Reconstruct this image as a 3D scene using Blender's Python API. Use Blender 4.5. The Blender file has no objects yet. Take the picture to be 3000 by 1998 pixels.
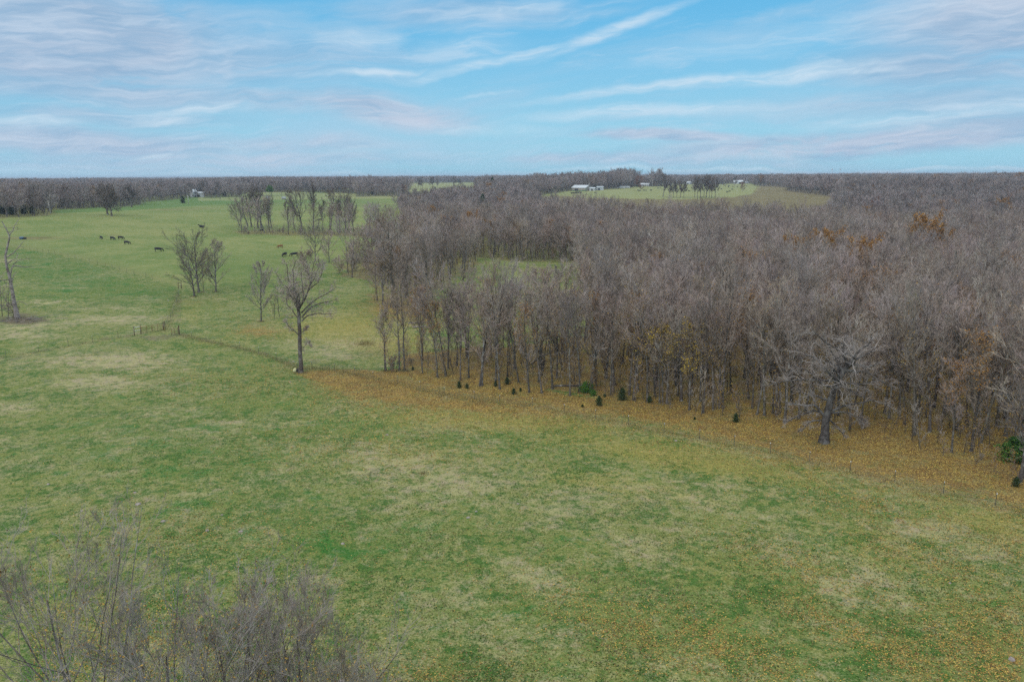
import bpy, math, random
import numpy as np
from mathutils import Matrix, Vector

R = math.radians
rng = np.random.default_rng(11)
random.seed(11)
SC = bpy.context.scene

# ------------------------------------------------------------------ camera
CAM_H = 33.0
PITCH = 11.7
ROLL = -0.32
FPX = 2333.0                       # focal length in pixels of the 3000 px wide photograph
cam_d = bpy.data.cameras.new("camera")
cam = bpy.data.objects.new("camera", cam_d)
SC.collection.objects.link(cam)
cam_d.sensor_width = 36.0
cam_d.lens = 36.0 * FPX / 3000.0
cam_d.clip_start = 0.5
cam_d.clip_end = 60000.0
CM = Matrix.Translation((0, 0, CAM_H)) @ Matrix.Rotation(R(90 - PITCH), 4, 'X') @ Matrix.Rotation(R(ROLL), 4, 'Z')
cam.matrix_world = CM
SC.camera = cam

# ------------------------------------------------------------------ exposure
SC.view_settings.view_transform = 'Standard'
SC.view_settings.look = 'None'
SC.view_settings.exposure = 0.0
SC.view_settings.gamma = 1.0
SC.cycles.use_denoising = False
SC.cycles.denoiser = 'OPENIMAGEDENOISE'
SC.cycles.denoising_input_passes = 'RGB_ALBEDO_NORMAL'
SC.cycles.max_bounces = 4
SC.cycles.diffuse_bounces = 2
SC.cycles.glossy_bounces = 1
SC.cycles.transmission_bounces = 2
SC.cycles.volume_bounces = 0
SC.cycles.transparent_max_bounces = 4
SC.cycles.pixel_filter_type = 'BLACKMAN_HARRIS'
SC.cycles.filter_width = 1.5

# ------------------------------------------------------------------ node helper
class N:
    def __init__(s, tree):
        s.t = tree; s.n = tree.nodes; s.l = tree.links
    def sock(s, v, inp):
        if isinstance(v, bpy.types.NodeSocket): s.l.new(v, inp)
        elif v is not None:
            if hasattr(inp.default_value, '__len__') and not hasattr(v, '__len__'): v = (v,) * len(inp.default_value)
            if hasattr(inp.default_value, '__len__') and len(inp.default_value) == 4 and len(v) == 3: v = (*v, 1)
            inp.default_value = v
    def m(s, op, a, b=None, c=None, clamp=False):
        n = s.n.new('ShaderNodeMath'); n.operation = op; n.use_clamp = clamp
        s.sock(a, n.inputs[0]); s.sock(b, n.inputs[1]); s.sock(c, n.inputs[2]); return n.outputs[0]
    def vm(s, op, a, b=None):
        n = s.n.new('ShaderNodeVectorMath'); n.operation = op
        s.sock(a, n.inputs[0]); s.sock(b, n.inputs[1]); return n.outputs[0]
    def mix(s, f, a, b, mode='MIX'):
        n = s.n.new('ShaderNodeMix'); n.data_type = 'RGBA'; n.blend_type = mode
        s.sock(f, n.inputs[0]); s.sock(a, n.inputs[6]); s.sock(b, n.inputs[7]); return n.outputs[2]
    def noise(s, vec, scale, detail=3, rough=0.55, dist=0.0, out=0):
        n = s.n.new('ShaderNodeTexNoise'); s.sock(vec, n.inputs['Vector'])
        n.inputs['Scale'].default_value = scale; n.inputs['Detail'].default_value = detail
        n.inputs['Roughness'].default_value = rough; n.inputs['Distortion'].default_value = dist
        return n.outputs[out]
    def vor(s, vec, scale, out='Color'):
        n = s.n.new('ShaderNodeTexVoronoi'); s.sock(vec, n.inputs['Vector']); n.inputs['Scale'].default_value = scale
        return n.outputs[out]
    def step(s, x, lo, hi):
        n = s.n.new('ShaderNodeMapRange'); n.interpolation_type = 'SMOOTHSTEP'
        s.sock(x, n.inputs[0]); n.inputs[1].default_value = lo; n.inputs[2].default_value = hi
        return n.outputs[0]
    def comb(s, x, y, z):
        n = s.n.new('ShaderNodeCombineXYZ'); s.sock(x, n.inputs[0]); s.sock(y, n.inputs[1]); s.sock(z, n.inputs[2]); return n.outputs[0]
    def sep(s, v):
        n = s.n.new('ShaderNodeSeparateXYZ'); s.sock(v, n.inputs[0]); return n.outputs

# ------------------------------------------------------------------ sky
SUN_EL, SUN_AZ = 38.0, -150.0          # azimuth clockwise from the view direction (+Y)
world = bpy.data.worlds.new("World")
SC.world = world
world.use_nodes = True
w = N(world.node_tree)
w.n.clear()
sky = w.n.new('ShaderNodeTexSky')
sky.sky_type = 'NISHITA'; sky.sun_disc = False
sky.sun_elevation = R(SUN_EL); sky.sun_rotation = R(SUN_AZ)
sky.air_density = 1.0; sky.dust_density = 1.0; sky.ozone_density = 2.0
tc = w.n.new('ShaderNodeTexCoord')
dirv = tc.outputs['Generated']
sx, sy, sz = w.sep(dirv)
az = w.m('MULTIPLY', w.m('ARCTAN2', sx, sy), 180 / math.pi)       # degrees to the right of +Y
el = w.m('MULTIPLY', w.m('ARCSINE', sz), 180 / math.pi)           # degrees above the horizon
S = 10.0                                                          # the Background runs at strength 0.1
def C(r, g, b, k=1.0):                                            # sRGB 0..255 -> linear * S
    f = lambda c: (c / 255 / 12.92 if c / 255 <= 0.04045 else ((c / 255 + 0.055) / 1.055) ** 2.4) * S * k
    return (f(r), f(g), f(b), 1)
wob = w.noise(dirv, 6, 4, 0.6, 0.0, 1)
wx, wy, wz = w.sep(wob)
azw = w.m('ADD', az, w.m('MULTIPLY', w.m('SUBTRACT', wx, 0.5), 7.0))
elw = w.m('ADD', el, w.m('MULTIPLY', w.m('SUBTRACT', wy, 0.5), 2.2))
blue = w.mix(w.step(el, 0.0, 14.0), C(152, 212, 238), C(86, 183, 234))
blue = w.mix(0.12, blue, sky.outputs[0])
# streaky fields laid out in sky angles: long horizontally, thin vertically
def streak(scale, ax, ay, tilt, detail, seed, dist=0.3):
    t = math.tan(R(tilt))
    v = w.comb(w.m('MULTIPLY', azw, ax), w.m('MULTIPLY', w.m('SUBTRACT', elw, w.m('MULTIPLY', az, t)), ay), seed)
    return w.noise(v, scale, detail, 0.6, dist)
veil = streak(1.0, 0.045, 0.30, 5.0, 6, 3.1, 0.6)
veil2 = streak(1.0, 0.09, 0.55, 3.0, 7, 7.7, 0.8)
fine = streak(1.0, 0.26, 1.9, 4.0, 7, 1.3, .8)
def blob(a0, e0, ra, re, tilt, soft=0.65, amp=1.0):               # elliptical patch in sky angles, ragged by the wobble
    t = math.tan(R(tilt))
    da = w.m('DIVIDE', w.m('SUBTRACT', azw, a0), ra)
    de = w.m('DIVIDE', w.m('SUBTRACT', w.m('SUBTRACT', elw, e0), w.m('MULTIPLY', w.m('SUBTRACT', azw, a0), t)), re)
    q = w.m('SQRT', w.m('ADD', w.m('MULTIPLY', da, da), w.m('MULTIPLY', de, de)))
    return w.m('MULTIPLY', w.m('SUBTRACT', 1.0, w.step(q, 1.0 - soft, 1.0 + soft * 0.35)), amp)
def px2ang(px, py):
    v = CM.to_3x3() @ Vector(((px - 1500) / FPX, (999 - py) / FPX, -1)).normalized()
    return math.degrees(math.atan2(v.x, v.y)), math.degrees(math.asin(v.z))
def bl(px, py, rx, ry, tilt, soft=0.65, amp=1.0):
    a, e = px2ang(px, py)
    return blob(a, e, rx / 40.7, ry / 40.7, tilt, soft, amp)
def union(lst):
    o = lst[0]
    for x in lst[1:]: o = w.m('MAXIMUM', o, x)
    return o
lav = union([bl(120, 110, 600, 170, 0, 0.8, 1.15), bl(500, 180, 700, 90, 2, 0.9, .75), bl(250, 260, 620, 60, -2, .8, .75),
             bl(250, 430, 520, 50, -1, .8, .9), bl(700, 470, 700, 30, 1, .9, .8), bl(1150, 330, 300, 50, -6, .7, .95),
             bl(850, 300, 420, 40, -3, .8, .7), bl(900, 425, 330, 30, 0, .8, .7), bl(300, 350, 380, 30, 1, .9, .6),
             bl(1350, 30, 330, 40, 2, .8, .5), bl(2950, 60, 380, 130, 0, .9, 1.1), bl(2800, 190, 430, 70, 0, .9, .85),
             bl(2750, 290, 480, 50, 1, .9, .65), bl(2500, 420, 620, 42, 3, .6, 1.0), bl(2900, 370, 420, 55, 3, .8, .9), bl(1950, 412, 260, 20, -2, .6, .9),
             bl(2000, 478, 520, 22, 0, .8, .7), bl(1700, 470, 260, 16, 0, .7, .7), bl(400, 500, 900, 14, 0, .9, .5)])
lavm = w.m('MULTIPLY', lav, w.m('MULTIPLY_ADD', w.step(w.m('ADD', veil2, w.m('MULTIPLY', fine, 0.20)), 0.36, 0.60), 0.6, 0.42), clamp=True)
veilm = w.m('MULTIPLY', w.step(w.m('ADD', veil, w.m('MULTIPLY', w.step(az, 6.0, -30.0), .10)), 0.46, 0.70), 0.5)
col = w.mix(veilm, blue, C(172, 205, 230))
lavcol = w.mix(w.step(w.m('ADD', w.m('MULTIPLY', veil, .6), w.m('MULTIPLY', fine, .4)), 0.35, 0.65), C(148, 182, 213), C(198, 210, 228))
col = w.mix(lavm, col, lavcol)
wht = union([bl(1420, 178, 330, 17, 11, .95, .8), bl(1800, 85, 260, 20, 16, .95, .8), bl(1100, 215, 150, 14, 6, .95, .8), bl(1950, 255, 420, 15, 6, .95, .85),
             bl(2330, 218, 260, 24, 4, .95, .9), bl(2550, 212, 120, 10, 1, .9, .7), bl(1900, 335, 420, 22, 2, .95, .75), bl(1050, 110, 130, 22, 4, .95, .7),
             bl(1350, 140, 180, 40, 6, .95, .45), bl(2250, 120, 450, 40, 7, .95, .35), bl(580, 320, 200, 18, 5, .9, .7), bl(100, 372, 160, 14, 2, .9, .75),
             bl(460, 350, 90, 16, 5, .9, .7), bl(420, 458, 90, 8, 4, .9, .6), bl(2650, 345, 260, 14, 4, .9, .6), bl(2900, 300, 160, 14, 2, .9, .6),
             bl(2300, 502, 900, 7, 0, .9, .75), bl(1500, 20, 200, 20, 8, .9, .5), bl(1430, 275, 90, 6, 3, .9, .5), bl(900, 515, 700, 8, 0, .9, .5),
             bl(1450, 380, 230, 20, -3, .9, .45)])
whm = w.m('MULTIPLY', wht, w.m('ADD', 0.45, w.m('MULTIPLY', w.step(fine, 0.36, 0.66), 0.55)), clamp=True)
col = w.mix(whm, col, C(208, 228, 243))
col = w.mix(w.m('MULTIPLY', w.step(w.m('ADD', w.m('MULTIPLY', veil2, .6), w.m('MULTIPLY', fine, .4)), .50, .70), .40), col, C(196, 218, 238))
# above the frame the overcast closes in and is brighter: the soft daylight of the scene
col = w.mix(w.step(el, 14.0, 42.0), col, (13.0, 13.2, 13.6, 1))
col = w.mix(w.step(el, -6.0, -0.5), (1.0, 1.1, 0.9, 1), col)
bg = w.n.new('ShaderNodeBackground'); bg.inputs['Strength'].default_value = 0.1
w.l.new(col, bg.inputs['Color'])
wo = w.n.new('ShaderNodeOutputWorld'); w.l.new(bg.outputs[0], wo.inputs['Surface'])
world.cycles.sampling_method = 'MANUAL'; world.cycles.sample_map_resolution = 512

# ------------------------------------------------------------------ sun (veiled)
sd = bpy.data.lights.new("sun", 'SUN'); sd.energy = 1.1; sd.angle = R(14); sd.color = (1.0, 0.95, 0.87)
so = bpy.data.objects.new("sun", sd); SC.collection.objects.link(so)
a, e = R(SUN_AZ), R(SUN_EL)
tosun = Vector((math.sin(a) * math.cos(e), math.cos(a) * math.cos(e), math.sin(e)))
so.rotation_euler = tosun.to_track_quat('Z', 'Y').to_euler()

# ------------------------------------------------------------------ projection and terrain
M3 = np.array(CM.to_3x3())
def project(X, Y, Z):
    v = np.stack([X, Y, Z - CAM_H], -1) @ M3
    d = np.maximum(-v[..., 2], 1e-3)
    return 1500 + FPX * v[..., 0] / d, 999 - FPX * v[..., 1] / d, -v[..., 2]
def az_of(px): return np.arctan((np.asarray(px, float) - 1500) / 2382.0)      # near the horizon
def px_of(X, Y): return 1500 + 2382.0 * np.tan(np.clip(np.arctan2(X, Y), -1.35, 1.35))

TP = []
for px in (-1200, -500, 100, 700, 1300, 1900, 2500, 3100, 3700, 4300): TP += [(px, 60, 0), (px, 110, 0), (px, 160, 0)]
for d, zs in ((230, (2, 2, 2, 1.5, .5, 0, 0, -.5, -.5, -.5)), (300, (6, 5, 5, 4, .8, -.5, -.5, -2, -2.5, -3)), (400, (10, 9.5, 9, 7, 3.5, -3, -3.5, -3.5, -4, -4)),
              (500, (13, 13.5, 13, 9.5, 5, 0, -1.5, -1.5, -2, -2)), (600, (14.5, 14.5, 13.2, 11, 7.0, 6.0, 3, 2.5, 2.5, 2.5)), (750, (12, 11.5, 11, 11, 9, 10.5, 7.5, 6.5, 6, 6)),
              (900, (12.5, 12, 11.5, 11.5, 11.5, 13.2, 11, 9.5, 9, 9)), (1300, (14, 13.5, 13.5, 13.5, 13.5, 15, 14, 13, 13, 13)), (2500, (15,) * 10), (5000, (16,) * 10), (8000, (20, 20, 20, 30, 20, 20, 28, 28, 30, 30)), (10500, (30, 30, 30, 38, 32, 33, 34, 38, 42, 42))):
    for px, z in zip((-1200, -500, 100, 700, 1300, 1900, 2500, 3100, 3700, 4300), zs): TP.append((px, d, z))
TP += [(820, 300, 3.2), (465, 300, 5.2)]
TP = np.array(TP, float)
def uv(X, Y):
    d = np.clip(np.hypot(X, Y), 60, 15000)
    a_ = np.clip(np.degrees(np.arctan2(X, Y)), -52, 52)
    return np.stack([a_ / 12.0, np.log(d) * 3.2], -1)
_ta = az_of(TP[:, 0]); CP = uv(np.sin(_ta) * TP[:, 1], np.cos(_ta) * TP[:, 1])
def _k(r2): return np.sqrt(r2 + 0.16)
_A = _k(((CP[:, None] - CP[None]) ** 2).sum(-1)) + np.eye(len(CP)) * 0.02
CW = np.linalg.solve(_A, TP[:, 2])
def terr(X, Y):
    X = np.asarray(X, float); Y = np.asarray(Y, float)
    sh = np.broadcast(X, Y).shape
    Xf = np.broadcast_to(X, sh).ravel(); Yf = np.broadcast_to(Y, sh).ravel()
    out = np.empty(Xf.shape)
    for i in range(0, len(Xf), 60000):
        u = uv(Xf[i:i + 60000], Yf[i:i + 60000])
        out[i:i + 60000] = _k(((u[:, None] - CP[None]) ** 2).sum(-1)) @ CW
    d = np.hypot(Xf, Yf); aa = np.abs(np.degrees(np.arctan2(Xf, Yf)))
    out *= np.clip((d - 95) / 90, 0, 1) * np.clip((100 - aa) / 45, 0, 1)
    out += .22 * np.sin(Xf * .071 + 1.3) * np.sin(Yf * .053 + .4) + .10 * np.sin(Xf * .19 + Yf * .11) + .06 * np.sin(Yf * .31 - Xf * .23)
    out += np.clip((d - 250) / 500, 0, 1) * (.9 * np.sin(Xf * .013 + 2) * np.sin(Yf * .009 + 1))
    return out.reshape(sh)
def tz(x, y): return float(terr(np.array([x]), np.array([y]))[0])
_RT = np.geomspace(22, 12000, 1600)
def hit(px, py):
    """where the line of sight through a photograph pixel meets the ground"""
    v = M3 @ np.array([(px - 1500) / FPX, (999 - py) / FPX, -1.0])
    v = v / math.hypot(v[0], v[1])
    zz = CAM_H + v[2] * _RT
    g = terr(v[0] * _RT, v[1] * _RT)
    k = np.argmax(zz < g)
    if k == 0: k = len(_RT) - 1
    a0, a1 = _RT[k - 1], _RT[k]
    f0, f1 = zz[k - 1] - g[k - 1], g[k] - zz[k]
    t = a0 + (a1 - a0) * f0 / max(f0 + f1, 1e-9)
    x, y = v[0] * t, v[1] * t
    return float(x), float(y), tz(x, y)
def polar(px, d):
    a_ = float(az_of(px)); x, y = math.sin(a_) * d, math.cos(a_) * d
    return x, y, tz(x, y)

# ------------------------------------------------------------------ object helpers
def tag(o, label=None, cat=None, group=None, kind=None):
    if label: o['label'] = label
    if cat: o['category'] = cat
    if group: o['group'] = group
    if kind: o['kind'] = kind
    return o
def empty(name, loc=(0, 0, 0), rz=0.0, scale=1.0, label=None, cat=None, group=None):
    o = bpy.data.objects.new(name, None); SC.collection.objects.link(o)
    o.location = loc; o.rotation_euler = (0, 0, rz)
    o.scale = scale if hasattr(scale, '__len__') else (scale,) * 3
    o.empty_display_size = .2
    return tag(o, label, cat, group)
def fast_mesh(name, V, F, mat=None, smooth=True, attrs=None):
    """V (n,3); F (m,k) faces of one size, or a list of such arrays"""
    Fs = F if isinstance(F, list) else [F]
    Fs = [np.asarray(f, np.int32) for f in Fs if len(f)]
    me = bpy.data.meshes.new(name)
    V = np.asarray(V, np.float32)
    me.vertices.add(len(V)); me.vertices.foreach_set('co', V.ravel())
    nl = sum(f.size for f in Fs); nf = sum(len(f) for f in Fs)
    me.loops.add(nl); me.loops.foreach_set('vertex_index', np.concatenate([f.ravel() for f in Fs]))
    me.polygons.add(nf)
    tot = np.concatenate([np.full(len(f), f.shape[1], np.int32) for f in Fs])
    me.polygons.foreach_set('loop_start', np.concatenate([[0], np.cumsum(tot)[:-1]]).astype(np.int32))
    me.polygons.foreach_set('use_smooth', np.full(nf, smooth))
    me.update(calc_edges=True)
    for k, (dom, arr) in (attrs or {}).items():
        at = me.attributes.new(k, 'FLOAT_COLOR', dom)
        at.data.foreach_set('color', np.asarray(arr, np.float32).ravel())
    if mat: me.materials.append(mat)
    return me
def put(name, me, parent=None, loc=None, rz=0.0):
    o = bpy.data.objects.new(name, me); SC.collection.objects.link(o)
    if parent: o.parent = parent
    if loc: o.location = loc
    if rz: o.rotation_euler = (0, 0, rz)
    return o
class MB:
    def __init__(s): s.v = []; s.f4 = []; s.f3 = []; s.n = 0
    def add(s, V, F4=None, F3=None):
        V = np.asarray(V, float)
        if F4 is not None and len(F4): s.f4.append(np.asarray(F4) + s.n)
        if F3 is not None and len(F3): s.f3.append(np.asarray(F3) + s.n)
        s.v.append(V); s.n += len(V); return s
    def box(s, c, d, rz=0.0, rx=0.0):
        v = np.array([[x, y, z] for x in (-.5, .5) for y in (-.5, .5) for z in (-.5, .5)]) * np.array(d)
        m = np.array(Matrix.Rotation(rz, 3, 'Z') @ Matrix.Rotation(rx, 3, 'X'))
        return s.add(v @ m.T + np.array(c), [(0, 1, 3, 2), (4, 6, 7, 5), (0, 4, 5, 1), (2, 3, 7, 6), (0, 2, 6, 4), (1, 5, 7, 3)])
    def tube(s, pts, rad, n=6, cap=True):
        P = np.array(pts, float); rad = np.broadcast_to(np.array(rad, float), (len(P),))
        V, F = tubes(P[None], rad[None], n)
        s.add(V, F)
        if cap and n >= 3:
            k = len(V)
            s.add(np.array([P[0], P[-1]]))
            a0 = s.n - 2 - k
            tri = [(a0 + (j + 1) % n, a0 + j, s.n - 2) for j in range(n)] + [(a0 + k - n + j, a0 + k - n + (j + 1) % n, s.n - 1) for j in range(n)]
            s.f3.append(np.array(tri))
        return s
    def mesh(s, name, mat, smooth=False):
        F = []
        if s.f4: F.append(np.concatenate(s.f4))
        if s.f3: F.append(np.concatenate(s.f3))
        return fast_mesh(name, np.concatenate(s.v), F, mat, smooth)
    def build(s, name, mat, parent=None, smooth=False, loc=None): return put(name, s.mesh(name, mat, smooth), parent, loc)
def nrm(v): return v / np.maximum(np.linalg.norm(v, axis=-1, keepdims=True), 1e-9)
def tubes(P, Rr, n):
    """P (b,K,3) polylines, Rr (b,K) radii -> verts, quads"""
    b, K, _ = P.shape
    T = np.empty_like(P); T[:, 1:-1] = P[:, 2:] - P[:, :-2]; T[:, 0] = P[:, 1] - P[:, 0]; T[:, -1] = P[:, -1] - P[:, -2]
    T = nrm(T)
    avg = nrm(P[:, -1] - P[:, 0] + 1e-6)
    ref = np.where(np.abs(avg[:, 2:3]) > .8, np.array([[1., 0, 0]]), np.array([[0., 0, 1]]))[:, None, :]
    n1 = nrm(np.cross(T, np.broadcast_to(ref, T.shape))); n2 = np.cross(T, n1)
    an = np.arange(n) * 2 * math.pi / n
    V = P[:, :, None] + Rr[:, :, None, None] * (np.cos(an)[None, None, :, None] * n1[:, :, None] + np.sin(an)[None, None, :, None] * n2[:, :, None])
    base = (np.arange(b) * K * n)[:, None, None] + (np.arange(K - 1) * n)[None, :, None]
    j = np.arange(n)[None, None]; j2 = (j + 1) % n
    F = np.stack([base + j, base + j2, base + n + j2, base + n + j], -1).reshape(-1, 4)
    return V.reshape(-1, 3), F

# ------------------------------------------------------------------ materials
def mat(name, col, rough=.85, spec=.25):
    m = bpy.data.materials.new(name); m.use_nodes = True
    q = N(m.node_tree); b = q.n['Principled BSDF']
    b.inputs['Roughness'].default_value = rough; b.inputs['Specular IOR Level'].default_value = spec
    if col is not None: q.sock(col, b.inputs['Base Color'])
    return m, q, b
def noisy(name, c1, c2, scale, rough=.85, spec=.2, c3=None, obj_var=0.0, bump=0.0):
    m, q, b = mat(name, None, rough, spec)
    t = q.n.new('ShaderNodeTexCoord').outputs['Object']
    c = q.mix(q.step(q.noise(t, scale, 4, .65), .35, .65), c1, c2)
    if c3: c = q.mix(q.step(q.noise(t, scale * .27, 3, .6), .48, .66), c, c3)
    if obj_var:
        oi = q.n.new('ShaderNodeObjectInfo').outputs['Random']
        h = q.n.new('ShaderNodeHueSaturation'); q.l.new(c, h.inputs['Color'])
        q.l.new(q.m('ADD', 1 - obj_var, q.m('MULTIPLY', oi, 2 * obj_var)), h.inputs['Value'])
        q.l.new(q.m('ADD', .5 - .02, q.m('MULTIPLY', q.m('FRACT', q.m('MULTIPLY', oi, 7.31)), .04)), h.inputs['Hue'])
        q.l.new(q.m('ADD', .8, q.m('MULTIPLY', q.m('FRACT', q.m('MULTIPLY', oi, 13.7)), .5)), h.inputs['Saturation'])
        c = h.outputs[0]
    q.l.new(c, b.inputs['Base Color'])
    if bump:
        bp = q.n.new('ShaderNodeBump'); bp.inputs['Strength'].default_value = bump; bp.inputs['Distance'].default_value = .05
        q.l.new(q.noise(t, scale * 2, 4, .6), bp.inputs['Height']); q.l.new(bp.outputs[0], b.inputs['Normal'])
    return m
M_BARK = noisy('bark', (.075, .063, .052, 1), (.15, .132, .112, 1), 3.5, .95, .1, (.26, .25, .23, 1), .25, .6)
M_BARKD = noisy('dark_bark', (.075, .062, .052, 1), (.15, .13, .115, 1), 3.5, .95, .1, (.30, .29, .27, 1), .15, .6)
M_BARKO = noisy('pale_flecked_bark', (.045, .038, .032, 1), (.12, .105, .095, 1), 2.2, .95, .1, (.17, .16, .15, 1), .1, .6)
M_TWIG = noisy('twigs', (.255, .200, .165, 1), (.42, .36, .315, 1), .5, .95, .1, (.345, .29, .285, 1), .34)
M_TWIGP = noisy('pale_twigs', (.22, .19, .16, 1), (.38, .34, .31, 1), .5, .95, .1, None, .1)
M_TWIGL = noisy('silvery_twigs', (.25, .215, .19, 1), (.41, .37, .34, 1), .5, .95, .1, None, .05)
M_TWIGD = noisy('dark_twigs', (.13, .105, .09, 1), (.21, .18, .16, 1), .5, .95, .1, None, .12)
M_TWIGF = noisy('far_twigs', (.22, .178, .158, 1), (.35, .30, .285, 1), .4, .95, .1, (.28, .24, .25, 1), .36)
M_TWIGR = noisy('reddish_twigs', (.20, .13, .11, 1), (.31, .23, .20, 1), .8, .95, .1, None, .2)
M_DEAD = noisy('dead_wood', (.19, .165, .15, 1), (.33, .30, .28, 1), 2.5, .95, .1, (.12, .10, .09, 1), .1, .5)
def leafmat(name, cols, spread=.2):
    m, q, b = mat(name, None, .7, .2)
    at = q.n.new('ShaderNodeAttribute'); at.attribute_name = 'rnd'
    r = q.n.new('ShaderNodeValToRGB'); el_ = r.color_ramp.elements
    el_[0].color = (*cols[0], 1); el_[-1].color = (*cols[-1], 1)
    for i, c in enumerate(cols[1:-1]):
        x = el_.new((i + 1) / (len(cols) - 1)); x.color = (*c, 1)
    q.l.new(at.outputs['Fac'], r.inputs[0]); q.l.new(r.outputs[0], b.inputs['Base Color'])
    return m
M_LEAFY = leafmat('yellow_brown_leaves', [(.12, .06, .02), (.26, .14, .03), (.42, .26, .05), (.24, .20, .05)])
M_LEAFO = leafmat('orange_leaves', [(.14, .065, .02), (.32, .15, .035), (.42, .23, .05), (.22, .10, .03)])
M_LEAFG = leafmat('gold_leaves', [(.22, .13, .02), (.42, .27, .04), (.5, .36, .06), (.25, .2, .05)])
M_LEAFR = leafmat('russet_leaves', [(.10, .045, .03), (.20, .085, .05), (.27, .13, .08), (.14, .07, .05)])
M_CEDAR = leafmat('cedar_needles', [(.012, .028, .012), (.028, .055, .018), (.045, .08, .025), (.09, .09, .035)])
M_CEDARB = leafmat('bright_needles', [(.02, .05, .012), (.05, .14, .02), (.09, .21, .03), (.13, .22, .04)])
M_LITTER = leafmat('fallen_leaf_colours', [(.09, .05, .022), (.22, .12, .035), (.40, .25, .05), (.50, .38, .09), (.42, .25, .07), (.17, .085, .03)])

# ------------------------------------------------------------------ tree generator (vectorised)
def grow(st, di, ln, r0, r1, K, wander, trop, g, droop=0.0):
    b = len(st); P = np.empty((b, K, 3)); P[:, 0] = st
    d = nrm(di.copy())
    for k in range(1, K):
        d = d + g.normal(0, wander, (b, 3)) / math.sqrt(K) * 2
        d[:, 2] += (trop - droop * k / K) / K
        d = nrm(d); P[:, k] = P[:, k - 1] + d * (ln / (K - 1))[:, None]
    t = np.linspace(0, 1, K)[None]
    Rr = r0[:, None] * (1 - t) + r1[:, None] * t
    return P, Rr
def spawn(P, Rr, per, t0, t1, ang, g, bias=1.0):
    b, K, _ = P.shape
    t = t0 + (t1 - t0) * (((np.arange(per)[None] + g.random((b, per))) / per) ** bias)
    x = t * (K - 1); i = np.minimum(x.astype(int), K - 2); f = x - i
    bi = np.arange(b)[:, None]
    pos = P[bi, i] * (1 - f[..., None]) + P[bi, i + 1] * f[..., None]
    tg = nrm(P[bi, i + 1] - P[bi, i]); rad = Rr[bi, i] * (1 - f) + Rr[bi, i + 1] * f
    ref = nrm(g.normal(0, 1, tg.shape)); ref = nrm(ref - (ref * tg).sum(-1, keepdims=True) * tg)
    th = np.radians(ang[0] + (ang[1] - ang[0]) * g.random((b, per)))[..., None]
    d = np.cos(th) * tg + np.sin(th) * ref
    L = np.linalg.norm(P[:, 1:] - P[:, :-1], axis=-1).sum(-1)
    sel = lambda a_: a_.reshape(-1, *a_.shape[2:])
    return sel(pos), nrm(sel(d)), sel(t), sel(rad), np.repeat(L, per)
def join(parts):
    V = []; F = []; n = 0
    for v, f in parts:
        V.append(v); F.append(f + n); n += len(v)
    return np.concatenate(V), np.concatenate(F)
def leaf_quads(c, size, g):
    n = len(c); a_ = nrm(g.normal(0, 1, (n, 3))); b_ = nrm(np.cross(a_, g.normal(0, 1, (n, 3))))
    s = (size * (.6 + .8 * g.random(n)))[:, None]
    V = np.stack([c - a_ * s, c - b_ * s * .6, c + a_ * s, c + b_ * s * .6], 1).reshape(-1, 3)
    F = np.arange(4 * n).reshape(n, 4)
    rnd = g.random(n); at = np.repeat(np.stack([rnd, rnd, rnd, np.ones(n)], -1), 4, 0)
    return V, F, at

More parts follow.
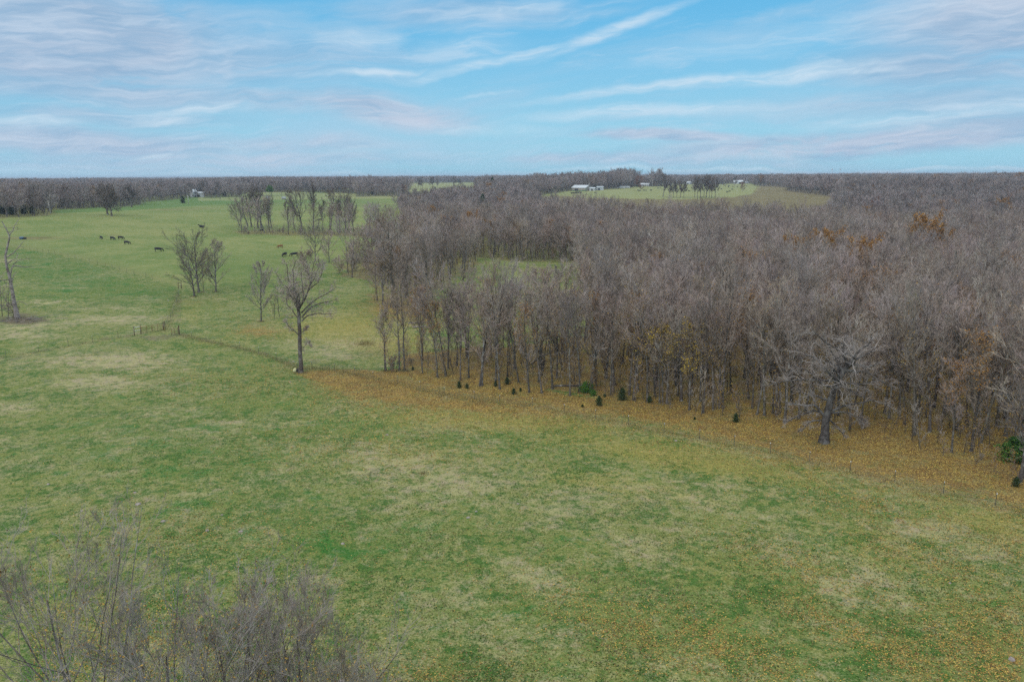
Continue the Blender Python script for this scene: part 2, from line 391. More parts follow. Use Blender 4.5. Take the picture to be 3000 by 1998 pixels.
def tree_arrays(seed, H=17., r=.2, limbs=14, t0=.35, ang=(28, 50), lim_len=.34, top_len=.45, trop=.8, per2=7, per3=6, per4=4,
                tw=.016, lean=.3, custom=None, wander=.10, trunk_frac=.95, shape='slim', l2=.42, l3=.42, l4=.42, droop=0., ang2=(25, 55), sub_low=True, twist=1.0, t2a=.15):
    g = np.random.default_rng(seed)
    woody = []; crown = []
    if custom is None:
        st = np.zeros((1, 3)); st[0, 2] = -.4
        P, Rr = grow(st, np.array([[g.normal(0, .05) * lean * 3, g.normal(0, .05) * lean * 3, 1.]]), np.array([H * trunk_frac]), np.array([r]), np.array([r * .16]), 14, wander * .55, .25, g)
        Rr[0, 0] *= 1.5; Rr[0, 1] *= 1.08
        woody.append(tubes(P, Rr, 8))
        s, d, t, ra, L = spawn(P, Rr, limbs, t0, .97, ang, g)
        q = (t - t0) / (.97 - t0)
        if shape == 'slim': ln = H * (lim_len * (1 - q) + top_len * .45 * q) * g.uniform(.65, 1.15, len(q))
        elif shape == 'round': ln = H * lim_len * (np.sin(np.pi * np.clip(.22 + .70 * q, 0, 1)) ** .8) * g.uniform(.8, 1.12, len(q))
        elif shape == 'cone': ln = H * lim_len * (1.02 - q) * g.uniform(.8, 1.1, len(q))
        elif shape == 'egg': ln = H * lim_len * (np.sin(np.pi * np.clip(.30 + .62 * q, 0, 1))) * g.uniform(.8, 1.1, len(q))
        r0 = np.minimum(ra * .62, r * .55); r0 = r0 * np.clip(ln / (H * lim_len), .35, 1)
        P1, R1 = grow(s, d, ln, r0, r0 * .18, 8, wander * twist, trop, g, droop)
        woody.append(tubes(P1, R1, 5))
    else:
        P1s = []; R1s = []
        for k, (pts, ra0, ra1) in enumerate(custom):
            pts = np.array(pts, float); m = len(pts)
            t = np.linspace(0, m - 1, 10); i = np.minimum(t.astype(int), m - 2); f = (t - i)[:, None]
            # Catmull-Rom
            p0 = pts[np.maximum(i - 1, 0)]; p1 = pts[i]; p2 = pts[i + 1]; p3 = pts[np.minimum(i + 2, m - 1)]
            q = .5 * (2 * p1 + (p2 - p0) * f + (2 * p0 - 5 * p1 + 4 * p2 - p3) * f ** 2 + (3 * p1 - p0 - 3 * p2 + p3) * f ** 3)
            q[1:-1] += g.normal(0, .05, (8, 3))
            rr = np.linspace(ra0, ra1, 10)
            if k == 0: rr[0] *= 1.55; rr[1] *= 1.08
            woody.append(tubes(q[None], rr[None], 9 if k == 0 else 6))
            P1s.append(q); R1s.append(rr)
        P, Rr = np.array(P1s[:1]), np.array(R1s[:1])
        P1, R1 = np.array(P1s[1:]), np.array(R1s[1:])
    def level(P_, R_, per, a0, a1, an, lf, K, wd, tr, sides, rmin, out, minl=0.):
        s_, d_, t_, ra_, L_ = spawn(P_, R_, per, a0, a1, an, g)
        ln_ = L_ * lf * (1.15 - .75 * t_) * g.uniform(.6, 1.25, len(t_))
        ln_ = np.maximum(ln_, minl)
        r0_ = np.maximum(np.minimum(ra_ * .65, ln_ * .016), rmin)
        Pn, Rn = grow(s_, d_, ln_, r0_, np.maximum(r0_ * .3, rmin * .6), K, wd, tr, g, droop * .7)
        out.append(tubes(Pn, Rn, sides)); return Pn, Rn
    P2, R2 = level(P1, R1, per2, t2a, .98, ang2, l2, 6, wander * 1.3 * twist, trop * .7, 4, tw * 1.3, crown)
    if sub_low and custom is None:
        Pa, Ra = P[:, :], Rr[:, :]
        s_, d_, t_, ra_, L_ = spawn(Pa, Ra, 16, .12, .75, (50, 95), g)
        ln_ = H * .10 * g.uniform(.3, 1.1, len(t_)); r0_ = np.full(len(t_), tw * 1.5)
        Pl, Rl = grow(s_, d_, ln_, r0_, r0_ * .4, 6, wander * 1.6, .1, g); crown.append(tubes(Pl, Rl, 3))
        level(Pl, Rl, 5, .2, 1., (30, 60), .5, 3, wander, .1, 3, tw * .8, crown)
    # leaders on the trunk top too
    P3, R3 = level(P2, R2, per3, .1, 1., ang2, l3, 4, wander * 1.5 * twist, trop * .6, 3, tw, crown)
    if per4:
        P4, R4 = level(P3, R3, per4, .1, 1., ang2, l4, 3, wander * 1.6, trop * .5, 3, tw * .75, crown, .35)
        tips = P4[:, -1]
    else: tips = P3[:, -1]
    return join(woody), join(crown), P3, tips, g

PROTO = {}
def proto(name, bark=M_BARK, twig=M_TWIG, leaves=None, leaf_mat=M_LEAFY, leaf_size=.09, leaf_rule='low', **kw):
    wd, cr, P3, tips, g = tree_arrays(**kw)
    out = [('trunk', fast_mesh(name + '_trunk', wd[0], wd[1], bark)), ('crown', fast_mesh(name + '_crown', cr[0], cr[1], twig))]
    if leaves:
        c = P3.reshape(-1, 3)
        if leaf_rule == 'low': p = np.exp(-((c[:, 2] - kw.get('H', 17) * .38) / (kw.get('H', 17) * .2)) ** 2) + .05
        elif leaf_rule == 'patch':
            k0 = c[g.integers(len(c), size=3)]; p = sum(np.exp(-((c - k) ** 2).sum(-1) / 3.5) for k in k0) + .01
        else: p = np.ones(len(c))
        ix = g.choice(len(c), leaves, p=p / p.sum())
        cc = c[ix] + g.normal(0, .28, (leaves, 3))
        V, F, at = leaf_quads(cc, leaf_size, g)
        out.append(('foliage', fast_mesh(name + '_foliage', V, F, leaf_mat, False, {'rnd': ('POINT', at)})))
    PROTO[name] = out
    return out
def plant_tree(kind, name, loc, rz, sc, label, cat='tree', group=None):
    e_ = empty(name, loc, rz, sc, label, cat, group)
    for pn, me in PROTO[kind]: put(pn, me, e_)
    return e_

# ------------------------------------------------------------------ ground
def inpoly(px, py, poly):
    poly = np.asarray(poly, float); r = np.zeros(px.shape, bool); n = len(poly)
    for i in range(n):
        x1, y1 = poly[i]; x2, y2 = poly[i - 1]
        c = ((y1 > py) != (y2 > py)) & (px < (x2 - x1) * (py - y1) / (y2 - y1 + 1e-12) + x1); r ^= c
    return r
def flatd(y): return 33.0 / math.tan(R(PITCH) - math.atan((999 - y) / FPX))
FRONT = [(-1200, 425), (0, 487), (140, 502), (155, 575), (290, 660), (400, 730), (430, 850), (560, 930), (760, 960), (880, 1000), (985, 915), (1150, 900), (1170, 560), (1230, 350), (1330, 322),
         (1700, 312), (1740, 160), (1790, 118), (1950, 113), (2100, 110), (2290, 109), (2600, 109), (2720, 108), (2810, 103), (3050, 98), (5000, 70)]
STRIP = [(1118, 133.5), (1236, 131), (1400, 126), (1500, 124), (1670, 118.5), (1800, 116.5), (1800, 170), (1650, 160), (1400, 153), (1250, 150), (1150, 148)]
BELT = [(680, 398), (1060, 392), (1240, 372), (1240, 402), (1060, 424), (690, 420)]
POCK = [[(700, 640), (1225, 655), (1285, 760), (1200, 888), (900, 905)],
        [(1195, 770), (1195, 2300), (1408, 2300), (1400, 830)],
        [(700, 985), (905, 990), (880, 1120), (730, 1120)],
        [(1545, 800), (1600, 560), (1700, 475), (2350, 468), (2440, 560), (2480, 700), (2475, 800), (2420, 900), (2335, 980), (2305, 1050), (2320, 1260), (2215, 1380), (2200, 1680), (2135, 1680), (2125, 1520), (2030, 1560), (2010, 1680), (1985, 1600), (1950, 1330), (1905, 1300), (1905, 1420), (1868, 1420), (1850, 1160), (1775, 1070), (1690, 1075), (1640, 960)],
        [(545, 935), (600, 935), (604, 990), (545, 990)],
        [(835, 930), (985, 895), (1040, 880), (1050, 1010), (850, 1120)], [(1010, 1250), (1120, 1250), (1110, 1500), (1000, 1500)], [(620, 1150), (720, 1180), (700, 1420), (600, 1400)]]
_fx = np.array(FRONT, float)
GROVES = [[(1085, 205), (1190, 190), (1290, 235), (1400, 290), (1400, 330), (1085, 335)], [(985, 262), (1085, 250), (1085, 335), (1000, 300)]]
def wooded(X, Y):
    px = px_of(X, Y); d = np.hypot(X, Y); ld = np.log(np.maximum(d, 1))
    f = d > np.interp(px, _fx[:, 0], _fx[:, 1])
    lp = lambda P_: [(a_, math.log(b_)) for a_, b_ in P_]
    for p in POCK: f &= ~inpoly(px, ld, lp(p))
    f |= inpoly(px, ld, lp(STRIP)) | inpoly(px, ld, lp(BELT))
    for p in GROVES: f |= inpoly(px, ld, lp(p))
    return f & (Y > 0)

FENCE_MAIN = [(-60, 1060), (18, 1047), (113, 1031), (200, 1015), (272, 1002), (347, 991), (394, 983), (413, 979), (503, 983), (525, 980), (561, 990), (604, 1000), (647, 1009), (703, 1021), (758, 1035), (810, 1052), (872, 1080),
              (915, 1081), (980, 1086), (1040, 1098), (1093, 1109), (1165, 1124), (1232, 1140), (1302, 1158), (1390, 1169), (1464, 1181), (1560, 1189), (1653, 1210), (1745, 1226), (1841, 1245),
              (1945, 1267), (2048, 1286), (2150, 1307), (2257, 1328), (2371, 1353), (2491, 1382), (2621, 1413), (2763, 1445), (2915, 1481), (3080, 1522)]
FENCE_SIDE = [(481, 967), (493, 942), (500, 932), (505, 920), (510, 907), (518, 885), (523, 866), (531, 845), (447, 819), (427, 812), (393, 804), (350, 792), (309, 782), (262, 768), (220, 758), (180, 750), (143, 743), (109, 738), (68, 730), (25, 723), (-30, 715)]
def dist_line(px, py, line, sy=1.0):
    out = np.full(px.shape, 1e9)
    for (x1, y1), (x2, y2) in zip(line[:-1], line[1:]):
        y1 *= sy; y2 *= sy
        vx, vy = x2 - x1, y2 - y1
        t = np.clip(((px - x1) * vx + (py * sy - y1) * vy) / (vx * vx + vy * vy), 0, 1)
        out = np.minimum(out, np.hypot(px - x1 - t * vx, py * sy - y1 - t * vy))
    return out
def el(px, py, lst):
    o = np.zeros(px.shape)
    for cx, cy, rx, ry, a_, *t in lst:
        s = t[0] if t else 0.0
        q = ((px - cx) / rx) ** 2 + ((py - cy - s * (px - cx)) / ry) ** 2
        o = np.maximum(o, a_ * np.exp(-q * .9))
    return o
LIT_POLY = [(860, 1092), (1000, 1078), (1118, 1085), (1240, 1090), (1400, 1105), (1660, 1160), (1950, 1178), (2280, 1205), (2700, 1230), (3300, 1290), (3300, 1560), (2900, 1450), (2700, 1405), (2500, 1372), (2350, 1345), (2200, 1300), (2000, 1245),
            (1800, 1215), (1500, 1205), (1250, 1190), (1050, 1160), (930, 1120)]
FARFIELDS_GREEN = [(400, 600), (560, 575), (800, 566), (960, 560), (960, 580), (830, 588), (600, 602), (380, 617), (150, 626), (150, 612), (290, 604)]
UPPER = [(-300, 600), (380, 614), (620, 600), (830, 586), (1420, 560), (1500, 780), (1100, 800), (780, 800), (640, 860), (560, 870), (531, 845), (447, 819), (309, 782), (180, 750), (68, 730), (-300, 690)]
TAN = [(330, 1058, 180, 24, .95), (300, 1120, 120, 22, .8), (40, 975, 110, 20, .8), (20, 1195, 80, 16, .7), (0, 1300, 60, 12, .4), (1180, 1370, 170, 60, .55), (1290, 1420, 200, 60, .45), (1100, 1330, 90, 40, .5), (1200, 1480, 150, 50, .3), (1860, 1605, 80, 30, .65, .3), (1560, 1690, 100, 40, .4, .4),
       (2540, 1690, 60, 30, .75, .4), (2630, 1760, 50, 20, .6, .4), (2480, 1720, 110, 50, .45, .3), (1380, 1260, 200, 30, .3), (1650, 1480, 160, 50, .35), (2050, 1450, 260, 70, .3, .2), (700, 1240, 120, 14, .35), (520, 1210, 110, 14, .35),
       (320, 935, 150, 12, .75, -.02), (150, 886, 70, 8, .75), (80, 955, 100, 12, .7), (380, 905, 80, 8, .5), (250, 905, 60, 7, .5), (40, 985, 120, 12, .7), (230, 845, 60, 5, .4), (20, 765, 40, 5, .5), (430, 880, 40, 6, .4), (980, 920, 60, 14, .4), (1500, 1110, 5, 5, 0), (920, 1320, 90, 20, .3), (760, 1400, 80, 20, .3),
       (2200, 1560, 200, 60, .3, .3), (900, 1700, 100, 30, .25), (1450, 1850, 160, 50, .25, .3), (2750, 1570, 160, 60, .4, .3), (1050, 1010, 120, 30, .55), (880, 1010, 120, 22, .3), (1000, 1040, 90, 16, .5)]
LIT = [(2420, 1310, 330, 75, 1.0, .12), (760, 972, 100, 22, .85, .05), (1170, 905, 150, 60, .95, .1), (650, 905, 60, 20, .45), (1100, 950, 110, 40, .45), (720, 940, 80, 20, .4), (520, 905, 40, 30, .45), (560, 885, 60, 20, .5), (630, 870, 30, 10, .5),
       (2990, 1960, 260, 130, .62, .4), (2700, 1930, 190, 60, .42, .4), (2450, 1830, 160, 50, .38, .4), (2960, 1800, 130, 60, .5, .3), (2330, 1650, 200, 50, .35, .4), (2700, 1640, 200, 60, .42, .3), (2150, 1900, 160, 60, .35, .4), (650, 1120, 260, 40, .32, .1), (800, 1090, 100, 30, .4),
       (1850, 1850, 200, 70, .25, .4), (600, 1560, 260, 60, .14), (1100, 1300, 300, 60, .25), (2600, 1500, 300, 50, .5, .25), (2950, 1600, 160, 60, .4, .2), (320, 633, 60, 7, .5), (1000, 1120, 120, 16, .6), (1000, 1985, 300, 60, .2), (350, 1900, 330, 120, .25), (2860, 700, 60, 20, .0), (1210, 730, 140, 20, .0),
       (800, 683, 230, 7, .55), (980, 686, 160, 5, .6), (1560, 790, 260, 14, .5)]
YEL = [(1450, 1235, 520, 45, .55, .04), (1000, 960, 260, 70, .55), (2000, 1340, 520, 60, .55, .15), (2900, 1540, 300, 80, .5, .2), (1150, 1010, 160, 60, .55), (1800, 1420, 400, 60, .4, .15), (650, 1000, 200, 40, .35), (1250, 1330, 300, 70, .35), (560, 920, 60, 60, .4), (2150, 1700, 420, 120, .3, .3), (2600, 1600, 300, 120, .35, .3)]
BRN = [(85, 698, 85, 4, .9), (455, 990, 90, 10, .7, -.03), (60, 938, 90, 12, .95), (70, 925, 40, 12, .7), (250, 1040, 220, 12, .35, -.16), (120, 1040, 160, 8, .4, -.16), (330, 690, 14, 2, .5), (600, 560, 1, 1, 0), (2530, 1700, 40, 16, .5, .4), (2660, 1770, 34, 16, .5, .4),
       (1980, 604, 560, 10, .75, .012), (1650, 606, 120, 14, .6), (2300, 592, 260, 9, .6), (1650, 572, 70, 4, .4), (520, 900, 14, 60, .45), (1000, 1020, 130, 20, .3), (300, 1240, 200, 40, .2), (190, 1310, 140, 30, .25), (900, 1060, 60, 14, .4), (1500, 1250, 90, 12, .25), (860, 596, 120, 2, .3), (580, 611, 60, 1.6, .4), (500, 615, 60, 1.6, .6)]
LUSH = [(600, 590, 420, 14, .9), (1100, 1130, 260, 20, .3, .1), (550, 1300, 400, 120, .35), (900, 1600, 500, 160, .35), (1000, 1250, 220, 40, .25), (200, 800, 320, 70, .45, .25), (250, 870, 240, 30, .3), (1750, 1330, 320, 40, .25, .1), (1600, 1800, 400, 120, .25), (750, 800, 160, 60, .3), (430, 860, 120, 30, .5), (2200, 1750, 300, 100, .3), (2800, 1650, 160, 60, .3),
        (2550, 1490, 300, 30, .4, .2), (1650, 567, 220, 3, .5), (1400, 1280, 200, 20, .5)]

a_f = np.radians(np.arange(-46, 46.01, .1)); a_b = np.radians(np.arange(50, 311, 4.0))
AZ = np.concatenate([a_f, a_b])
r_n = [8, 14, 20, 26, 31]
ang_ = 44.0
while True:
    r_ = 33 / math.tan(R(ang_))
    if r_ > 210: break
    r_n.append(r_); ang_ -= .085
while r_n[-1] < 10500: r_n.append(r_n[-1] * 1.0095)
RN = np.array(r_n)
AA, RR = np.meshgrid(AZ, RN)
GX, GY = np.sin(AA) * RR, np.cos(AA) * RR
GZ = terr(GX, GY)
GZ += np.clip((RR - 4600) / 1200, 0, 1) * (3.0 + 3.0 * np.sin(AA * 23 + RR * .0011) + 2.0 * np.sin(AA * 61 + 1 + RR * .002))
GZ = np.minimum(GZ, 46.0)
# rough treetop relief of the farthest hills
frg = np.random.default_rng(3)
GZ += np.clip((RR - 4700) / 700, 0, 1) * frg.uniform(-1, 1, GZ.shape) * (RR * .0003)
PX, PY, PD = project(GX, GY, GZ)
front = (PD > 10) & (GY > 0) & (np.abs(np.degrees(AA)) < 47)
PX = np.where(front, PX, -9999); PY = np.where(front, PY, 2500)
# ragged edges: the outlines wander by a few metres
wn = lambda s1, s2, k: np.sin(GX * s1 + k) * np.sin(GY * s2 + 2 * k) + .5 * np.sin(GX * s1 * 2.7 + GY * s2 * 1.9 + k)
sc_ = np.clip(60 / np.maximum(RR, 30), .1, 1.4)
WX = PX + (9 * wn(.21, .17, 1.0) + 5 * wn(.9, .8, 2.0)) * sc_ * 2.2
WY = PY + (5 * wn(.19, .23, 4.0) + 3 * wn(.8, .95, 5.0)) * sc_
wood = wooded(GX + 2 * wn(.2, .25, .3), GY + 2.5 * wn(.17, .2, .8)).astype(float)
lit = np.maximum(el(WX, WY, LIT), inpoly(WX, WY, LIT_POLY) * 1.0)
# soften the field-side edge of the litter
dl = dist_line(WX, WY, [(930, 1120), (1050, 1160), (1250, 1190), (1500, 1205), (1800, 1215), (2000, 1245), (2200, 1300), (2350, 1345), (2500, 1372), (2700, 1405), (2900, 1450), (3300, 1560)])
outside = (inpoly(WX, WY, LIT_POLY) == 0) & (WY > 1090) & (WX > 900)
lit = np.maximum(lit, outside * .85 * np.exp(-dl / (50 + .03 * np.clip(WX - 1500, 0, 1500))))
lit = np.maximum(lit, wood * np.where(RR < 180, .92, np.where(RR < 320, .55, .30)))
near_f = (PY > 700)
strip_r = np.exp(-(dist_line(PX, PY, FENCE_MAIN[22:], 1.6) / 22) ** 2)
lit = lit * (1 - .18 * strip_r)
tan = np.maximum(el(WX, WY, TAN), .28 * strip_r)
brn = np.maximum(el(WX, WY, BRN), .40 * np.exp(-(dist_line(PX, PY + 3, FENCE_MAIN[:18], 2.0) / 16) ** 2))
brn = np.maximum(brn, wood * .55)
yel = el(WX, WY, YEL)
lush = np.maximum(el(WX, WY, LUSH), .8 * inpoly(PX, PY, FARFIELDS_GREEN))
up = inpoly(PX + (WX - PX) * 2.2, PY + (WY - PY) * 2.0, UPPER) * 1.0
up *= .55 + .45 * np.clip(dist_line(PX, PY, FENCE_SIDE[7:], 2.5) / 60, 0, 1)
up *= np.where(PX > 540, np.clip((860 + 18 * np.sin(PX * .03) - PY) / 140, 0, 1), 1.0)
up = np.maximum(up, ((RR > 480) & (wood < .5)) * .9)
pasture = ((PX > 1500) & (RR > 600)) * 1.0
pasture = np.maximum(pasture, (RR > 850) * (PX > 580) * 1.0)
brn = np.maximum(brn, .95 * (inpoly(WX + 6 * np.sin(PY), WY, [(1500, 572), (1560, 576), (1640, 574), (1700, 580), (2000, 585), (2140, 579), (2205, 568), (2225, 540), (2560, 540), (2560, 680), (1500, 680)]) & (RR > 450)))
mow = np.exp(-(dist_line(PX, PY, FENCE_SIDE[7:], 2.5) / 30) ** 2) * (PY < 850)
idx = np.arange(AA.size).reshape(AA.shape)
nA = len(AZ)
q00 = idx[:-1, :]; q10 = idx[1:, :]
F = np.stack([q00, np.roll(q00, -1, 1), np.roll(q10, -1, 1), q10], -1).reshape(-1, 4)
Vg = np.stack([GX, GY, GZ], -1).reshape(-1, 3)
c0 = len(Vg); Vg = np.vstack([Vg, [[0, 0, 0]]])
Ftri = np.stack([np.full(nA, c0), np.roll(idx[0], -1), idx[0]], -1)
pad = lambda A: np.append(A.ravel(), 0)
one = np.ones(len(Vg))
C1 = np.stack([pad(lit), pad(tan), pad(brn), one], -1)
C2 = np.stack([pad(yel), pad(lush), pad(up), one], -1)
C3 = np.stack([pad(pasture), pad(mow * 1.0), pad(np.clip((RR - 4300) / 600, 0, 1)), one], -1)

gm, q, gb = mat('grassland', None, .95, .1)
pos = q.n.new('ShaderNodeNewGeometry').outputs['Position']
def attr(nm):
    at = q.n.new('ShaderNodeAttribute'); at.attribute_name = nm; return q.sep(at.outputs['Vector'])
litA, tanA, brnA = attr('w1'); tanA = q.m('MULTIPLY', tanA, q.m('MULTIPLY_ADD', q.step(q.noise(pos, .45, 6, .75, .8), .38, .60), 1.1, .25))
yelA, lushA, upA = attr('w2'); pasA, mowA, farA = attr('w3')
big = q.noise(pos, .035, 4, .6, .4); mid = q.noise(pos, .17, 5, .65, .6); midb = q.noise(q.vm('ADD', pos, (91, 37, 5)), .33, 5, .68, .5)
sml = q.noise(pos, 1.1, 5, .72, .3); fin = q.noise(pos, 5.5, 4, .75); fin2 = q.noise(q.vm('ADD', pos, (7, 3, 9)), 14, 3, .8)
grain = q.m('ADD', q.m('MULTIPLY', fin, .55), q.m('MULTIPLY', fin2, .45))
near = q.m('SUBTRACT', 1.0, upA)
g_dark, g_mid, g_bright = (.060, .098, .026, 1), (.125, .165, .048, 1), (.085, .185, .038, 1)
straw, strawp, olive, brown = (.36, .33, .165, 1), (.36, .29, .20, 1), (.20, .205, .07, 1), (.145, .105, .07, 1)
oliv = q.mix(q.step(grain, .38, .60), (.088, .110, .028, 1), (.245, .262, .078, 1))
base = q.mix(q.step(q.m('ADD', q.m('MULTIPLY', mid, .45), q.m('MULTIPLY', sml, .55)), .43, .55), q.mix(q.step(grain, .38, .60), (.022, .062, .011, 1), (.090, .172, .035, 1)), oliv)
base = q.mix(q.step(q.m('ADD', q.m('ADD', q.m('MULTIPLY', mid, .8), q.m('MULTIPLY', sml, .5)), q.m('MULTIPLY', lushA, .22)), .71, .83), base, q.mix(q.step(grain, .36, .62), (.020, .075, .013, 1), (.060, .175, .030, 1)))
# dry blades woven through, in patches
dry = q.m('ADD', q.m('ADD', q.m('MULTIPLY', midb, .7), q.m('MULTIPLY', big, .45)), q.m('ADD', q.m('MULTIPLY', sml, .35), q.m('MULTIPLY', tanA, .46)))
dry = q.m('SUBTRACT', dry, q.m('MULTIPLY', lushA, .10))
dry = q.m('ADD', dry, q.m('MULTIPLY', q.m('SUBTRACT', q.noise(q.vm('ADD', pos, (11, 5, 7)), .9, 6, .8, 1.0), .5), .9))
dryw = q.step(q.m('ADD', dry, q.m('MULTIPLY', q.m('SUBTRACT', grain, .5), 1.6)), .68, 1.10)
base = q.mix(q.m('MULTIPLY', dryw, .78), base, q.mix(q.step(q.noise(pos, .6, 4, .7), .42, .62), straw, strawp))
# yellowed grass
yw = q.step(q.m('ADD', q.m('MULTIPLY', yelA, .75), q.m('ADD', q.m('MULTIPLY', sml, .5), q.m('MULTIPLY', grain, .5))), .66, 1.05)
base = q.mix(q.m('MULTIPLY', yw, .75), base, q.mix(q.step(grain, .4, .6), (.19, .16, .04, 1), (.37, .31, .085, 1)))
# weedy dark blotches
bw = q.step(q.m('ADD', q.m('MULTIPLY', q.noise(q.vm('ADD', pos, (31, 77, 2)), .22, 6, .7, .8), .9), q.m('ADD', q.m('MULTIPLY', brnA, .55), q.m('MULTIPLY', q.m('SUBTRACT', grain, .5), .6))), .60, .86)
base = q.mix(q.m('MULTIPLY', bw, q.m('ADD', .55, q.m('MULTIPLY', brnA, .5))), base, q.mix(q.step(grain, .4, .6), (.10, .088, .05, 1), (.20, .165, .11, 1)))
# the grazed upper pasture: smoother and paler
upc = q.mix(q.step(q.m('ADD', q.m('MULTIPLY', big, .5), q.m('MULTIPLY', mid, .5)), .40, .60), (.125, .180, .048, 1), (.205, .228, .078, 1))
upc = q.mix(q.m('MULTIPLY', q.step(q.noise(pos, .5, 5, .7), .45, .7), .5), upc, (.28, .26, .115, 1))
upc = q.mix(q.m('MULTIPLY', q.step(grain, .45, .7), .35), upc, (.10, .14, .04, 1))
upc = q.mix(q.m('MULTIPLY', lushA, .85), upc, (.075, .155, .035, 1))
upc = q.mix(q.m('MULTIPLY', brnA, .92), upc, q.mix(q.step(mid, .4, .6), (.125, .095, .045, 1), (.19, .15, .075, 1)))
upc = q.mix(q.m('MULTIPLY', mowA, .5), upc, (.24, .215, .09, 1))
upc = q.mix(q.m('MULTIPLY', pasA, q.m('MULTIPLY', q.m('SUBTRACT', 1.0, brnA), .65)), upc, (.26, .265, .12, 1))
base = q.mix(upA, base, upc)
# leaf litter
leafc = q.vor(pos, 9.0); lr, lg_, lb_ = q.sep(leafc)
lcol = q.mix(lr, (.175, .100, .034, 1), (.33, .215, .060, 1))
lcol = q.mix(q.step(lg_, .72, .8), lcol, (.48, .35, .09, 1))
lcol = q.mix(q.step(lb_, .7, .8), lcol, (.11, .065, .03, 1))
lcol = q.mix(q.m('MULTIPLY', q.step(q.noise(pos, .4, 4, .6), .5, .7), .35), lcol, (.24, .18, .09, 1))
lcol = q.mix(q.m('MULTIPLY', q.step(q.noise(pos, .16, 5, .7, .6), .46, .62), .55), lcol, (.15, .088, .038, 1))
lcol = q.mix(q.m('MULTIPLY', q.step(q.noise(q.vm('ADD', pos, (50, 9, 3)), .28, 6, .75, .6), .50, .64), .6), lcol, q.mix(grain, (.12, .11, .045, 1), (.32, .29, .12, 1)))
lw = q.m('ADD', q.m('MULTIPLY', litA, .85), q.m('ADD', q.m('MULTIPLY', q.m('SUBTRACT', q.noise(q.vm('ADD', pos, (3, 8, 1)), .45, 6, .78, .5), .5), 1.7), q.m('MULTIPLY', q.m('SUBTRACT', q.noise(pos, 7, 2, .6), .5), .9)))
base = q.mix(q.m('MULTIPLY', q.step(lw, .34, .92), .90), base, lcol)
# far wooded hills
base = q.mix(farA, base, q.mix(q.step(q.noise(pos, .008, 6, .7), .4, .6), (.060, .062, .062, 1), (.095, .095, .095, 1)))
q.l.new(base, gb.inputs['Base Color'])
bp = q.n.new('ShaderNodeBump'); bp.inputs['Strength'].default_value = .9; bp.inputs['Distance'].default_value = .12
q.l.new(q.m('ADD', q.m('MULTIPLY', sml, .6), q.m('ADD', q.m('MULTIPLY', fin, .5), q.m('MULTIPLY', fin2, .25))), bp.inputs['Height']); q.l.new(bp.outputs[0], gb.inputs['Normal'])
ground = put('ground', fast_mesh('ground', Vg, [F, Ftri], gm, True, {'w1': ('POINT', C1), 'w2': ('POINT', C2), 'w3': ('POINT', C3)}))
tag(ground, kind='structure')

# ------------------------------------------------------------------ tree kinds
SLIM = []
for i in range(7):
    n_ = 'slim%d' % i
    proto(n_, seed=40 + i, H=15.2 + i * .5, r=.15 + .012 * (i % 4), limbs=14 + i % 3, t0=.34 + .04 * (i % 3), ang=(20, 50), lim_len=.40 + .03 * (i % 3), top_len=.60, trop=.60,
          per2=6, per3=5, per4=4, tw=.017, lean=.5, shape=('egg' if i % 2 else 'slim'), l2=.50, l3=.50, l4=.55, ang2=(16, 46), wander=.09, leaves=(420 if i in (1, 2, 4, 6) else None), leaf_mat=(M_LEAFY if i != 4 else M_LEAFO), leaf_size=.085)
    SLIM.append(n_)
WIDE = []
for i in range(4):
    n_ = 'wide%d' % i
    proto(n_, seed=70 + i, bark=M_BARKD, H=15.5 + i * .7, r=.24, limbs=16, t0=.26, ang=(35, 68), lim_len=.46, trop=.55, per2=8, per3=6, per4=4, tw=.017, shape='round', l2=.45, l3=.47, l4=.5, wander=.12, ang2=(18, 50),
          leaves=(220 if i == 1 else None), leaf_mat=M_LEAFY)
    WIDE.append(n_)
proto('yellow', seed=90, bark=M_BARKD, H=12.0, r=.15, limbs=14, t0=.35, ang=(30, 60), lim_len=.40, trop=.6, per2=7, per3=6, per4=0, tw=.018, shape='round', leaves=1500, leaf_mat=M_LEAFG, leaf_size=.10, leaf_rule='all')
proto('orange', seed=91, bark=M_BARKD, H=17.0, r=.2, limbs=16, t0=.35, ang=(30, 60), lim_len=.40, trop=.6, per2=7, per3=6, per4=0, tw=.018, shape='round', leaves=5200, leaf_mat=M_LEAFO, leaf_size=.14, leaf_rule='all')
proto('russet', seed=92, bark=M_BARKD, H=14.0, r=.2, limbs=18, t0=.12, ang=(35, 75), lim_len=.42, trop=.5, per2=7, per3=6, per4=0, tw=.02, shape='round', leaves=5200, leaf_mat=M_LEAFR, leaf_size=.15, leaf_rule='all')
proto('halfleaf', seed=93, bark=M_BARK, H=16.0, r=.18, limbs=16, t0=.3, ang=(22, 50), lim_len=.34, trop=.8, per2=7, per3=6, per4=4, tw=.017, leaves=1300, leaf_mat=M_LEAFO, leaf_size=.10, leaf_rule='patch')
proto('sapling', seed=94, H=5.5, r=.045, limbs=12, t0=.15, ang=(25, 60), lim_len=.34, trop=.6, per2=5, per3=4, per4=0, tw=.012, leaves=200, leaf_mat=M_LEAFY, leaf_size=.07, leaf_rule='all', sub_low=False)
proto('sapling_bare', seed=95, H=6.0, r=.05, limbs=14, t0=.12, ang=(20, 55), lim_len=.36, trop=.7, per2=6, per3=5, per4=0, tw=.012, sub_low=False)
proto('thicket', seed=96, twig=M_TWIG, H=4.2, r=.05, limbs=22, t0=.03, ang=(25, 75), lim_len=.66, trop=.5, per2=7, per3=5, per4=3, tw=.012, shape='round', sub_low=False)
